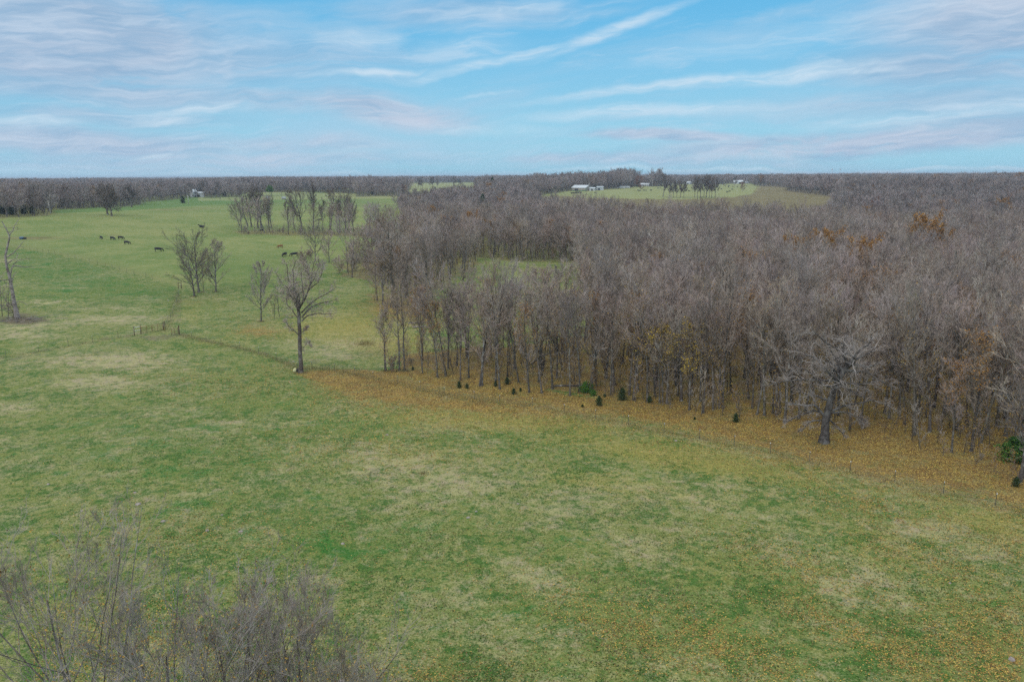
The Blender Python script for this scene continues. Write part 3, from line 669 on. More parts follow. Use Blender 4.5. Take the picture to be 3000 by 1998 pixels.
# low detail kinds for the distant wood
FARK = []
for i in range(6):
    n_ = 'far%d' % i
    proto(n_, seed=120 + i, twig=M_TWIGF, bark=M_BARKD, H=15.0 + (i % 3), r=.2, limbs=14, t0=.28, ang=(26, 58), lim_len=.38 + .03 * (i % 3), top_len=.5, trop=.7, per2=8, per3=6, per4=0, tw=.040, shape=('round' if i % 2 else 'slim'), wander=.14, l2=.46, l3=.6, sub_low=False)
    FARK.append(n_)
def cedar_mesh(name, seed, H, W, m, n=2600, size=.13, base=.03):
    g = np.random.default_rng(seed)
    h = g.random(n) ** .85
    prof = W * .5 * (np.clip(np.sin(np.pi * np.clip(.16 + .84 * h, 0, 1)), 0, 1) ** .55) * (1 - .35 * h) * (1 + .25 * np.sin(h * 27 + seed)) + .03
    a_ = g.random(n) * 2 * np.pi; lump = 1 + .34 * np.sin(a_ * 3 + h * 9 + seed) + .22 * np.sin(a_ * 5 - h * 17) + g.normal(0, .16, n)
    rr = prof * lump * (g.random(n) ** .45)
    c = np.stack([rr * np.cos(a_), rr * np.sin(a_), H * (base + (1 - base) * h)], -1)
    V, F, at = leaf_quads(c, size, g)
    return fast_mesh(name, V, F, m, False, {'rnd': ('POINT', at)})
def trunk_mesh(name, H, r, m=M_BARKD): return MB().tube([(0, 0, -.2), (.02, 0, H * .5), (0, .02, H)], [r, r * .7, r * .25], 7).mesh(name, m, True)
PROTO['cedar'] = [('trunk', trunk_mesh('cedar_trunk', 1.9, .05)), ('foliage', cedar_mesh('cedar_foliage', 5, 2.1, 1.3, M_CEDAR, 1700, .085))]
PROTO['cedar_round'] = [('trunk', trunk_mesh('round_cedar_trunk', 2.0, .08)), ('foliage', cedar_mesh('round_cedar_foliage', 8, 2.6, 2.9, M_CEDARB, 4200, .10))]
PROTO['cedar_big'] = [('trunk', trunk_mesh('big_cedar_trunk', 7, .16)), ('foliage', cedar_mesh('big_cedar_foliage', 6, 8.0, 5.0, M_CEDAR, 3200, .32))]

# ------------------------------------------------------------------ named trees of the open field
SHEAR = [0.0]
def m2(pts, ox, oy, k, seed):
    """traced outline (x right, y up, in metres) with its own spread in depth; the lean the wide view adds is taken out again"""
    g = np.random.default_rng(seed); dep = g.normal(0, .30); out = []
    for i, (x, y) in enumerate(pts): out.append(((x - ox) * k - SHEAR[0] * (oy - y) * k, dep * i + g.normal(0, .12) * i, (oy - y) * k))
    return out
def custom(name, limbs, ox, oy, k, seed, radii, depth=None, **kw):
    L = []
    for j, (pts, (ra, rb)) in enumerate(zip(limbs, radii)):
        p = m2(pts, ox, oy, k, seed * 31 + j)
        if j == 0: p = [(x, 0.0, z) for x, y, z in p]; p[0] = (p[0][0], 0, -.4)
        else:
            y0 = p[0][1]; p = [(x, y - y0, z) for x, y, z in p]
        L.append((p, ra, rb))
    g = np.random.default_rng(seed)
    # limbs the photograph shows end-on: towards and away from the viewer
    tr = np.array(L[0][0])
    for j in range(kw.pop('depth_limbs', 5)):
        t = g.uniform(.5, .95); i = t * (len(tr) - 1); a_ = tr[int(i)] * (1 - i % 1) + tr[min(int(i) + 1, len(tr) - 1)] * (i % 1)
        s = 1 if j % 2 else -1; ln = g.uniform(.6, 1.0) * kw.get('dl', 5.0)
        L.append(([tuple(a_), (a_[0] + g.normal(0, .6), a_[1] + s * ln * .4, a_[2] + ln * .35), (a_[0] + g.normal(0, 1.3), a_[1] + s * ln * .75, a_[2] + ln * .75), (a_[0] + g.normal(0, 1.8), a_[1] + s * ln, a_[2] + ln * 1.1)], radii[1][0] * .6, .04))
    kw.pop('dl', None)
    proto(name, seed=seed, custom=L, **kw)

fo = [[(537, 915), (535, 700), (528, 500), (525, 370), (521, 280)],
      [(525, 370), (512, 290), (498, 210), (488, 100), (478, 0), (505, -80)], [(530, 350), (562, 285), (600, 200), (622, 110), (640, 20), (650, -60)],
      [(545, 390), (600, 330), (690, 270), (780, 225), (835, 180)], [(548, 430), (605, 365), (680, 320), (765, 300), (845, 285)], [(548, 462), (605, 415), (680, 405), (765, 405), (830, 425)],
      [(505, 340), (470, 265), (420, 230), (385, 205)], [(512, 290), (450, 180), (385, 125), (335, 20)], [(518, 575), (470, 530), (432, 485), (402, 445)],
      [(545, 690), (578, 680), (600, 655), (625, 690)], [(540, 560), (575, 535), (600, 520)], [(500, 210), (440, 110), (430, 0), (410, -50)], [(600, 200), (680, 130), (720, 40), (730, -30)], [(560, 290), (560, 180), (545, 60), (560, -60)], [(610, 160), (660, 90), (690, 0), (690, -60)]]
SHEAR[0] = -.056
custom('front_oak', fo, 537, 915, .0200, 201, [(.36, .25)] + [(.17, .035), (.18, .035), (.15, .03), (.16, .03), (.14, .03), (.10, .03), (.12, .03), (.09, .02), (.05, .02), (.05, .02), (.10, .03), (.10, .03), (.12, .03), (.1, .03)],
       bark=M_BARK, twig=M_TWIG, per2=13, per3=7, per4=4, tw=.016, wander=.22, trop=.35, twist=1.3, l2=.38, l3=.46, l4=.5, ang2=(30, 70), depth_limbs=6, dl=5.5, H=20, leaves=90, leaf_rule='low', leaf_mat=M_LEAFO, leaf_size=.11)
ro = [[(590, 1035), (598, 930), (615, 820), (640, 720), (668, 620), (703, 540), (735, 470), (772, 425)],
      [(772, 425), (750, 380), (735, 300), (748, 215)], [(605, 835), (572, 790), (530, 742), (480, 742), (400, 735), (300, 720)], [(640, 720), (600, 700), (545, 690), (470, 690), (400, 640)],
      [(672, 600), (610, 592), (545, 540), (480, 490), (400, 470)], [(700, 545), (610, 480), (560, 425), (500, 402), (420, 395), (330, 320)], [(690, 590), (745, 600), (800, 640), (870, 680), (930, 650)],
      [(740, 460), (800, 470), (870, 470), (960, 500), (1040, 560)], [(772, 430), (830, 408), (900, 425), (990, 380)], [(615, 850), (665, 880), (705, 930), (730, 985)], [(600, 820), (550, 800), (480, 815), (400, 850), (320, 900)],
      [(655, 780), (740, 740), (840, 700), (960, 690), (1060, 740)], [(650, 800), (740, 790), (840, 820), (900, 880)], [(735, 480), (690, 400), (640, 300), (600, 230)], [(760, 430), (830, 330), (900, 260), (930, 200)], [(700, 545), (560, 560), (430, 560), (300, 600), (180, 640)], [(700, 560), (860, 560), (980, 540), (1090, 600)], [(605, 850), (500, 880), (430, 960)]]
SHEAR[0] = .083
custom('right_oak', ro, 590, 1040, .01656, 202, [(.52, .26)] + [(.26, .05), (.22, .05), (.16, .04), (.17, .05), (.22, .05), (.16, .04), (.2, .04), (.18, .04), (.13, .03), (.16, .03), (.17, .04), (.13, .03), (.18, .04), (.18, .04), (.15, .04), (.15, .04), (.11, .03)],
       bark=M_BARKO, twig=M_TWIGL, per2=10, per3=7, per4=4, tw=.013, wander=.2, trop=.15, twist=1.3, l2=.42, l3=.5, l4=.55, ang2=(25, 65), depth_limbs=8, dl=5.0, H=15)
dt = [[(205, 1075), (180, 950), (150, 800), (128, 650), (104, 550), (87, 450), (82, 340), (100, 250), (112, 180), (90, 120), (40, 15)],
      [(112, 180), (140, 130), (160, 60), (205, -5)], [(128, 620), (145, 500), (220, 508), (265, 522), (325, 515)], [(92, 400), (150, 360), (205, 290), (245, 235)], [(105, 470), (140, 432), (178, 418), (192, 360)],
      [(145, 500), (200, 442), (320, 430)], [(165, 885), (235, 890), (300, 932)], [(125, 640), (60, 640), (0, 645), (-60, 620)], [(135, 700), (160, 590), (185, 565)]]
SHEAR[0] = -.13
custom('dead', dt, 205, 1075, .0211, 203, [(.44, .09)] + [(.11, .04), (.18, .05), (.15, .04), (.13, .04), (.10, .03), (.09, .03), (.13, .04), (.1, .03)],
       bark=M_DEAD, twig=M_DEAD, per2=5, per3=3, per4=0, tw=.022, wander=.2, trop=.3, l2=.22, l3=.4, ang2=(30, 80), depth_limbs=1, dl=2.0, H=22)
proto('oak_mid', seed=204, bark=M_BARK, H=24.0, r=.40, limbs=24, t0=.36, ang=(40, 80), lim_len=.36, trop=.45, per2=8, per3=7, per4=4, tw=.022, shape='round', wander=.2, l2=.40, l3=.42, l4=.45, leaves=260, leaf_mat=M_LEAFY, leaf_size=.11)
proto('field_spread', seed=205, bark=M_BARKD, twig=M_TWIGD, H=16.2, r=.30, limbs=18, t0=.18, ang=(36, 72), lim_len=.66, trop=.42, per2=8, per3=5, per4=3, tw=.022, shape='egg', wander=.09, l2=.46, l3=.48, l4=.5, ang2=(16, 42), sub_low=False)
proto('field_egg', seed=206, bark=M_BARKD, H=14.5, r=.17, limbs=28, t0=.17, ang=(24, 60), lim_len=.34, trop=.65, per2=7, per3=5, per4=3, tw=.017, shape='egg', wander=.06, l2=.46, l3=.48, ang2=(15, 42), sub_low=False)
proto('field_tall', seed=207, bark=M_BARKD, H=14.5, r=.19, limbs=30, t0=.12, ang=(24, 60), lim_len=.40, trop=.55, per2=7, per3=5, per4=3, tw=.018, shape='egg', wander=.07, l2=.46, l3=.48, ang2=(15, 42), sub_low=False)
proto('lone_oak', seed=208, bark=M_BARKD, twig=M_TWIGD, H=14.5, r=.45, limbs=26, t0=.20, ang=(45, 88), lim_len=.50, trop=.35, per2=10, per3=8, per4=0, tw=.075, shape='round', wander=.18, l2=.45, l3=.55, sub_low=False)
proto('bushy', seed=209, twig=M_TWIGR, bark=M_BARKD, H=10.5, r=.16, limbs=24, t0=.10, ang=(28, 62), lim_len=.52, trop=.6, per2=8, per3=6, per4=4, tw=.017, shape='round', wander=.09, l2=.46, l3=.46, sub_low=False)
proto('fork', seed=210, H=16.0, r=.17, limbs=14, t0=.42, ang=(20, 48), lim_len=.34, trop=.8, per2=7, per3=5, per4=3, tw=.018, shape='slim', leaves=120, leaf_mat=M_LEAFY)
proto('twisted', seed=211, bark=M_BARKD, twig=M_TWIGD, H=16.0, r=.36, limbs=12, t0=.26, ang=(28, 62), lim_len=.58, trop=.55, per2=7, per3=6, per4=3, tw=.032, shape='egg', wander=.16, l2=.40, l3=.46, ang2=(18, 50))
proto('belt0', seed=212, bark=M_BARKD, twig=M_TWIGD, H=16.0, r=.34, limbs=17, t0=.2, ang=(28, 66), lim_len=.52, trop=.5, per2=8, per3=6, per4=3, tw=.030, shape='round', wander=.12, l2=.42, l3=.46, ang2=(18, 50))
proto('belt1', seed=213, bark=M_BARKD, twig=M_TWIGD, H=16.5, r=.26, limbs=15, t0=.28, ang=(18, 46), lim_len=.44, trop=.7, per2=7, per3=6, per4=3, tw=.030, shape='slim', wander=.10, l2=.46, l3=.48, ang2=(16, 42))
proto('pas0', seed=214, bark=M_BARKD, twig=M_TWIGD, H=20.0, r=.36, limbs=20, t0=.24, ang=(26, 60), lim_len=.50, trop=.6, per2=8, per3=7, per4=0, tw=.085, shape='round', wander=.14, l2=.44, l3=.55, sub_low=False)
proto('pas1', seed=215, bark=M_BARKD, twig=M_TWIGD, H=20.0, r=.26, limbs=20, t0=.24, ang=(20, 50), lim_len=.42, trop=.7, per2=8, per3=7, per4=0, tw=.085, shape='slim', wander=.10, l2=.46, l3=.55, sub_low=False)
# foreground crowns
for i in range(3):
    proto('fg%d' % i, seed=220 + i, bark=M_BARKD, twig=M_TWIGP, H=(16.0, 13.6, 13.2)[i], r=.17, limbs=22, t0=.25, ang=(20, 52), lim_len=(.66, .62, .62)[i], trop=.55, per2=7, per3=6, per4=5, tw=.0085, shape='egg', wander=.09, l2=.52, l3=.50, l4=.5, ang2=(16, 48), sub_low=False,
          leaves=700, leaf_mat=M_LEAFY, leaf_size=.05, leaf_rule='all')

G_FIELD = 'trees standing singly in the grassland'
def at_px(px, py, kind, label, name='bare_tree', sc=1.0, rz=None, group=None, cat='tree', sx=None):
    x, y, z = hit(px, py)
    s = (sc * (sx or 1), sc * (sx or 1), sc)
    return plant_tree(kind, name, (x, y, z - .05), random.uniform(0, 6.28) if rz is None else rz, s, label, cat, group)
def face(px): return -float(az_of(px))
at_px(880, 1092, 'front_oak', 'tall bare oak with thick straight trunk and twisting pale limbs on the near fence', 'oak_tree', 1, face(880), None)
at_px(2413, 1297, 'right_oak', 'massive dark leaning oak with sprawling silvery limbs in front of the wood edge', 'oak_tree', 1, face(2413), None)
at_px(52, 934, 'dead', 'gaunt grey dead tree with broken limbs standing over the brush pile', 'dead_tree', 1, face(52), None)
at_px(1157, 901, 'oak_mid', 'biggest broad bare oak, rising from orange leaves beside the small glade', 'oak_tree', 1.0)
at_px(583, 857, 'field_spread', 'spreading bare tree with wide fan crown, tallest of the clump by the fence corner', 'bare_tree', 1.0, 1.0, G_FIELD)
at_px(570, 869, 'field_spread', 'dark leaning bare tree just before the fan-crowned tree by the fence corner', 'bare_tree', .78, 3.4, G_FIELD)
at_px(596, 855, 'sapling', 'thin young tree with a few orange leaves tucked behind the fan-crowned tree', 'young_tree', 2.1, 0, G_FIELD)
at_px(632, 855, 'field_tall', 'narrow upright bare tree on the right side of the clump by the fence corner', 'bare_tree', 1.0, 2.0, G_FIELD)
at_px(765, 942, 'field_egg', 'slender lone bare tree with an egg-shaped crown over orange-tinted grass', 'bare_tree', 1.0, .5, G_FIELD)
at_px(803, 932, 'sapling_bare', 'spindly bare sapling right beside the egg-crowned lone tree', 'young_tree', 1.3, 1, G_FIELD)
at_px(819, 928, 'sapling_bare', 'spindly bare sapling between the egg-crowned tree and the tall fence-line oak', 'young_tree', 1.45, 2.6, G_FIELD)
at_px(910, 838, 'bushy', 'dense purplish bushy tree half hidden behind the tall fence-line oak', 'bushy_tree', 1.0, 0, G_FIELD)
at_px(924, 767, 'field_spread', 'bare tree with flat open crown at the near side of the thicket', 'bare_tree', .80, .4, G_FIELD)
at_px(964, 770, 'field_tall', 'slim bare tree next to the flat-crowned one at the near side of the thicket', 'bare_tree', .84, 2.4, G_FIELD)
for k, (px, py, sc, lb) in enumerate([(1052, 770, 1.5, 'tangled many-stemmed thicket tree left of the biggest broad oak'), (995, 800, 1.0, 'low tangled thorn thicket at the field corner, outermost of its clump'), (1030, 795, 1.25, 'low tangled thorn thicket between two larger thickets'), (1075, 790, 1.4, 'round tangled thicket nearest the trunk of the biggest broad oak'), (1090, 770, 1.5, 'tangled thicket half behind the crown of the biggest broad oak')]):
    at_px(px, py, 'thicket', lb, 'thicket', sc * 1.25, k * 1.3, 'thorny thickets by the field corner', 'shrub')
at_px(316, 629.5, 'lone_oak', 'dark round lone oak in the upper pasture, farther of the touching pair', 'oak_tree', 1.15, 0, 'dark oaks in the upper pasture')
at_px(327, 633.5, 'lone_oak', 'dark round lone oak in the upper pasture, nearer of the touching pair', 'oak_tree', 1.12, 2, 'dark oaks in the upper pasture')
at_px(386, 608, 'lone_oak', 'dark broad oak standing alone right at the edge of the distant wood', 'oak_tree', 1.15, 1.3, 'dark oaks in the upper pasture')
for k, (px, py, kd, sc, lb) in enumerate([
    (702, 664, 'twisted', .75, 'small leaning bare tree at the outer left tip of the tree belt'), (726, 664, 'twisted', .95, 'crooked bare tree second from the outer left tip of the tree belt'),
    (737, 665, 'twisted', 1.1, 'dark bare tree third from the outer left tip of the tree belt'), (765, 669, 'belt0', 1.3, 'tall tree with russet leaves still on its crown in the tree belt'),
    (756, 668, 'belt0', 1.1, 'bare tree touching the russet-crowned tree of the belt'), (789, 669, 'belt1', .9, 'thin straight bare tree just right of the russet-crowned tree'), (795, 669, 'twisted', .95, 'open-limbed bare tree right of the russet-crowned tree'),
    (845, 670, 'belt1', .8, 'small slim tree in the gap of the tree belt'), (862, 672, 'belt1', .95, 'slim grey tree left of the vase-shaped tree of the belt'), (884, 676, 'belt0', 1.3, 'vase-shaped many-limbed tree in the middle of the belt'),
    (919, 673, 'belt1', 1.35, 'tall leaning pale tree between two vase-shaped trees of the belt'), (946, 674, 'belt1', .9, 'slender tree behind the row before the dark forked tree'), (968, 675, 'twisted', 1.3, 'dark forked tree with thick upswept limbs in the belt'), (997, 676, 'belt1', .95, 'thin tree right of the dark forked tree'),
    (1013, 676, 'belt0', 1.15, 'spreading bare tree at the right part of the belt'), (1035, 677, 'belt1', 1.05, 'grey tree near the right end of the belt')]):
    at_px(px, py, kd, lb, 'bare_tree', sc, k * .9, 'trees of the belt across the pasture')
for k, (px, py, kd, sc, lb) in enumerate([
    (1942, 578, 'pas0', 1.1, 'single tall tree standing by itself in the far right pasture'), (1962, 580, 'pas1', .8, 'slim tree at the near end of the first clump in the far pasture'), (1972, 580, 'pas1', .85, 'slim tree inside the first clump in the far pasture'),
    (1982, 580, 'pas1', .75, 'thin tree in the middle of the first clump in the far pasture'), (1993, 580, 'pas0', .8, 'rounder tree in the first clump in the far pasture'), (2003, 580, 'pas1', .82, 'upright tree at the right end of the first clump in the far pasture'),
    (2035, 579, 'pas1', 1.0, 'reddish-leaved tree at the left end of the larger clump in the far pasture'), (2043, 580, 'pas1', 1.0, 'tree beside the reddish one in the larger far clump'), (2052, 580, 'pas0', 1.0, 'wide tree in the larger far clump'),
    (2062, 579, 'pas1', 1.05, 'tall tree in the middle of the larger far clump'), (2069, 579, 'pas0', 1.05, 'tall dark forked tree of the larger far clump'), (2078, 580, 'pas1', 1.0, 'upright tree right of the dark forked tree in the larger far clump'),
    (2085, 580, 'pas1', 1.0, 'straight tree near the right end of the larger far clump'), (2095, 579, 'pas1', .95, 'leaning tree at the right end of the larger far clump'), (2150, 549, 'pas0', .7, 'small lone tree near the white shed on the far pasture'),
    (700, 583, 'pas0', .62, 'bare round tree in the deep green field below the white farmhouse'), (645, 585, 'pas0', .85, 'tall bare tree at the edge of the deep green field'), (697, 580, 'sapling_bare', 1.6, 'small bare tree alone in the deep green field')]):
    at_px(px, py, kd, lb, 'bare_tree', sc, k * 1.7, 'trees dotted over the far fields')
for k, (px, d, sc, lb) in enumerate([(548, 962, .85, 'bare tree screening the left side of the tall gabled farmhouse'), (557, 950, .75, 'bare tree right in front of the tall gabled farmhouse'), (577, 955, .62, 'small bare tree between the farmhouse and its flat outbuilding'), (598, 958, .85, 'bare tree at the right end of the flat white outbuilding')]):
    x, y, z = polar(px, d); plant_tree('pas0' if k % 2 else 'belt0', 'bare_tree', (x, y, z), k, sc, lb, 'tree', 'trees around the white farmhouse')
for k, (px, d, sc) in enumerate([(1226, 1330, .8), (1233, 1350, .9), (1240, 1320, .7), (1262, 1370, .85), (1270, 1350, .9), (1284, 1340, .8), (1330, 1400, .9), (1352, 1380, .75)]):
    x, y, z = polar(px, d); plant_tree('pas%d' % (k % 2), 'bare_tree', (x, y, z), k, sc, 'small bare tree of the loose row on the pale distant field strip', 'tree', 'row of trees on the pale distant field strip')
at_px(2176, 560, 'russet', 'round russet-leaved bush-like tree in the far right pasture', 'russet_tree', .78, 0)
for px, d, kd, sc, lb, nm in [(2725, 256, 'orange', 1.28, 'bright orange-gold tree standing out above the bare wood', 'autumn_tree'), (2775, 254, 'orange', 1.05, 'smaller orange-gold tree touching the brightest one', 'autumn_tree'), (2440, 228, 'orange', 1.08, 'rusty orange tree sunk among bare crowns', 'autumn_tree'), (2345, 222, 'orange', 1.0, 'small rusty orange crown left of the larger rusty tree', 'autumn_tree'),
                              (1958, 116, 'yellow', 1.0, 'golden leafed young tree at the wood edge by a cedar', 'autumn_tree'), (2050, 113, 'yellow', 1.05, 'brightest golden leafed tree leaning at the wood edge', 'autumn_tree'), (2555, 560, 'russet', 1.1, 'russet tree at the end of the brown field', 'autumn_tree'), (2860, 900, 'russet', 1.1, 'solitary russet crown in the distant wood', 'autumn_tree'), (1905, 300, 'halfleaf', 1.05, 'bare tree with russet patches deep in the wood', 'autumn_tree'), (1440, 345, 'orange', .8, 'dull orange tree in the second row of woods behind the glade', 'autumn_tree'), (1655, 338, 'halfleaf', .9, 'partly leafed rusty tree right of the dull orange one', 'autumn_tree'),
                              (1400, 1100, 'russet', 1.2, 'russet tree on the skyline ridge', 'autumn_tree'), (1880, 1000, 'russet', 1.25, 'rusty tree behind the long trailers', 'autumn_tree'), (200, 900, 'russet', 1.2, 'faint russet crown in the wood beyond the upper pasture', 'autumn_tree')]:
    x, y, z = polar(px, d); plant_tree(kd, nm, (x, y, z), random.uniform(0, 6.28), sc, lb, 'tree', 'trees still holding autumn leaves')
# evergreens
CED = [(1718, 1150, 1.55, 'large round cedar bush in front of the wood, biggest of the cedars there'), (1755, 1188, 1.15, 'bright conical cedar just below the large round one'), (1738, 1158, 1.0, 'dark cedar touching the large round one'), (1823, 1172, 1.5, 'tall bushy cedar beside a pair of dark trunks'),
       (1903, 1180, .85, 'low dark cedar at the foot of a pale trunk'), (1771, 1164, .5, 'tiny cedar between the two largest cedars'), (1345, 1136, .9, 'young cedar left of the thick forked trunk'), (1368, 1138, .7, 'smaller young cedar left of the thick forked trunk'), (1452, 1132, .75, 'dark young cedar among the front trunks'),
       (1486, 1126, .95, 'dark young cedar partly behind a slim trunk'), (1505, 1155, .8, 'small cedar at the wood edge near two thin trunks'), (1525, 1146, .5, 'very small cedar near two thin trunks'), (2155, 1236, 1.0, 'narrow upright cedar standing alone in the leaves'), (2164, 1158, .55, 'small cedar inside the wood above the narrow upright one'),
       (2975, 1352, 1.9, 'big bright green round cedar at the right border'), (2976, 1425, .9, 'thin wispy cedar below the big bright one'), (1210, 1084, .55, 'small dark cedar at the left end of the wood edge'), (2035, 1230, .4, 'tiny cedar in the orange leaves'), (1706, 1192, .35, 'low spreading green shrub in the leaves'), (2410, 1292, .35, 'green tuft at the foot of the massive leaning oak')]
for k, (px, py, s, lb) in enumerate(CED):
    rd = px in (1718, 2975, 1738)
    at_px(px, py, 'cedar_round' if rd else 'cedar', lb, 'cedar', s * (.46 if px == 1718 else .62 if px == 2975 else .36 if px == 1738 else .62), k, 'young cedars in front of the wood', 'cedar', 1.5 if px == 1706 else None)
for k, (px, py, s, lb) in enumerate([(10, 628, .75, 'dark cedar at the foot of the left wood'), (35, 630, .7, 'dark cedar under bare trees, second in the row at the foot of the left wood'), (70, 628, .65, 'low dark cedar in the row at the foot of the left wood'), (95, 627, .6, 'last dark cedar in the row at the foot of the left wood'), (536, 596, .8, 'round dark cedar beside a power pole in the deep green field'),
                                     (516, 572, 1.1, 'dark cedar at the wood edge below the white farmhouse'), (498, 572, 1.1, 'pointed dark cedar at the wood edge'), (437, 577, 1.2, 'dark cedar at the corner of the distant wood'), (628, 572, 1.3, 'tall dark cedar right of the white farmhouse'), (1445, 528, 1.5, 'dark conifer on the skyline'), (1868, 548, 1.2, 'dark cedar beside the small white shed'), (1416, 590, 1.0, 'green cedar among the bare trees of the middle wood')]):
    if px in (1445, 1416):
        x, y, z = polar(px, 1050 if px == 1445 else 560); plant_tree('cedar_big', 'cedar', (x, y, z), k, (s, s, s * (1.6 if px == 1445 else 1.9)), lb, 'cedar', 'dark cedars along the far woods')
    else: at_px(px, py, 'cedar_big', lb, 'cedar', s, k, 'dark cedars along the far woods', 'cedar')
# the pine
def pine():
    g = np.random.default_rng(7)
    cs = []; 
    for (x, y, z, r_) in [(0, 0, 13.2, 2.0), (-1.6, .6, 11.6, 1.9), (1.7, -.3, 11.8, 1.9), (.2, .8, 10.4, 2.1), (-2.6, -.2, 10.0, 1.5), (2.6, .4, 9.7, 1.5), (-.9, -1.2, 9.2, 1.5), (1.2, 1.0, 8.8, 1.2)]:
        p = nrm(g.normal(0, 1, (520, 3))) * (g.random((520, 1)) ** .4) * r_ * np.array([1.1, 1.1, .75]); cs.append(p + np.array([x, y, z]))
    V, F, at = leaf_quads(np.concatenate(cs), .24, g)
    mb = MB().tube([(0, 0, -.3), (.1, 0, 5), (-.05, 0, 10), (0, 0, 13)], [.3, .24, .16, .06], 8)
    for (x, y, z) in [(-1.6, .6, 11.4), (1.7, -.3, 11.6), (-2.6, -.2, 9.8), (2.6, .4, 9.5)]: mb.tube([(0, 0, z - 2.2), (x * .6, y * .6, z - .8), (x, y, z)], [.1, .07, .03], 5)
    return [('trunk', mb.mesh('pine_trunk', M_DEAD, True)), ('foliage', fast_mesh('pine_foliage', V, F, M_CEDARB, False, {'rnd': ('POINT', at)}))]
PROTO['pine'] = pine()
at_px(792, 587, 'pine', 'tall green pine with a clear pale trunk on the distant farmstead', 'pine_tree', 1.02, 0)
# foreground crowns, rooted below the lower edge of the picture
for k, (px, d, kd, sc, lb) in enumerate([(-120, 35.5, 'fg0', 1.04, 'large bare crown at the lower left corner, pale twigs and brown leaves'), (170, 33.5, 'fg1', 1.06, 'bare twiggy crown right of the large corner one, some yellow leaves'), (440, 34, 'fg2', 1.04, 'bare crown in the lower left, third from the corner'), (700, 34, 'fg1', .99, 'bare twiggy crown of the foreground group, reaching farthest up of its right half'), (860, 31.5, 'fg2', .90, 'low bare crown at the right end of the foreground group')]):
    a_ = math.atan((px - 1500) / 2700); x, y = math.sin(a_) * d, math.cos(a_) * d
    plant_tree(kd, 'bare_tree', (x, y, tz(x, y)), k * 2.1 + .4, sc, lb, 'tree', 'bare foreground crowns')

# ------------------------------------------------------------------ the wood: the nearest trees one by one
EDGE = [(1131, 1087), (1128, 1086), (1170, 1087), (1186, 1087), (1237, 1093), (1283, 1107), (1308, 1102), (1349, 1115), (1373, 1107), (1405, 1131), (1411, 1130), (1452, 1116), (1465, 1140), (1487, 1104), (1520, 1120), (1551, 1150), (1588, 1152), (1619, 1140), (1670, 1160),
        (1700, 1146), (1732, 1140), (1789, 1158), (1797, 1149), (1842, 1158), (1855, 1172), (1870, 1146), (1897, 1178), (1920, 1160), (1942, 1180), (1953, 1184), (1996, 1174), (2051, 1176), (2089, 1200), (2108, 1196), (2118, 1197), (2193, 1168), (2204, 1196), (2217, 1215), (2240, 1217), (2264, 1212), (2275, 1217), (2286, 1210),
        (2304, 1200), (2340, 1228), (2358, 1205), (2590, 1210), (2605, 1226), (2638, 1228), (2684, 1232), (2713, 1222), (2735, 1194), (2752, 1246), (2795, 1259), (2806, 1261), (2832, 1252), (2858, 1259), (2870, 1277), (2888, 1272), (2893, 1274), (2919, 1250), (2946, 1278), (2962, 1268), (2966, 1270), (2988, 1318)]
kk = 0; placed = []
ordw = ['first', 'second', 'third', 'fourth', 'fifth', 'sixth', 'seventh', 'eighth', 'ninth', 'tenth', 'eleventh', 'twelfth', 'thirteenth', 'fourteenth', 'fifteenth', 'sixteenth', 'seventeenth', 'eighteenth', 'nineteenth', 'twentieth']
look = {'slim': 'slim bare tree with upswept twigs', 'wide': 'dark bare tree with spreading limbs', 'fork': 'bare forked tree', 'half': 'bare tree with orange leaves'}
def edge_label(k, kd, total):
    lk = look[kd[:4]]
    if k < 20: return '%s, %s on the wood front from its left end' % (lk, ordw[k])
    if k < 34: return '%s, %s on the wood front after the large round cedar' % (lk, ordw[k - 20])
    if k < 45: return '%s, %s on the wood front before the massive leaning oak' % (lk, ordw[44 - k])
    return '%s, %s on the wood front from the right border' % (lk, ordw[total - 1 - k])
for k, (px, py) in enumerate(EDGE):
    x, y, z = hit(px, py)
    kd = SLIM[(k * 3) % 7] if k % 5 else ('halfleaf' if k % 2 else WIDE[k % 4])
    if k < 4: kd = 'fork'
    sc = (.72, .66, .95, 1.0)[k] if k < 4 else random.uniform(.82, 1.08)
    if px > 2500: sc *= .92
    plant_tree(kd, 'bare_tree', (x, y, z - .05), random.uniform(0, 6.28), (sc, sc, sc * random.uniform(.95, 1.08)), edge_label(k, kd, len(EDGE)), 'tree', 'trees along the front edge of the wood')
    placed.append((x, y))
    kk += 1
# jittered candidates over the whole wood
def candidates(d0, d1, s0, seed):
    g = np.random.default_rng(seed); out = []
    d = d0
    while d < d1:
        s = s0 * (1 + max(0, d - 260) / 1100)
        s = min(s, 26)
        na = int(2 * R(36.5) * d / s)
        a_ = (np.arange(na) + g.uniform(-.42, .42, na) + g.random()) / na * 2 * R(36.5) - R(36.5)
        dd = d + g.uniform(-.42, .42, na) * s
        out.append(np.stack([np.sin(a_) * dd, np.cos(a_) * dd, np.full(na, s)], -1)); d += s
    return np.concatenate(out)
cand = candidates(92, 4600, 4.7, 5)
cx, cy, cs = cand.T
keep = wooded(cx, cy)
cand = cand[keep]; cx, cy, cs = cand.T
cd = np.hypot(cx, cy); cpx = px_of(cx, cy)
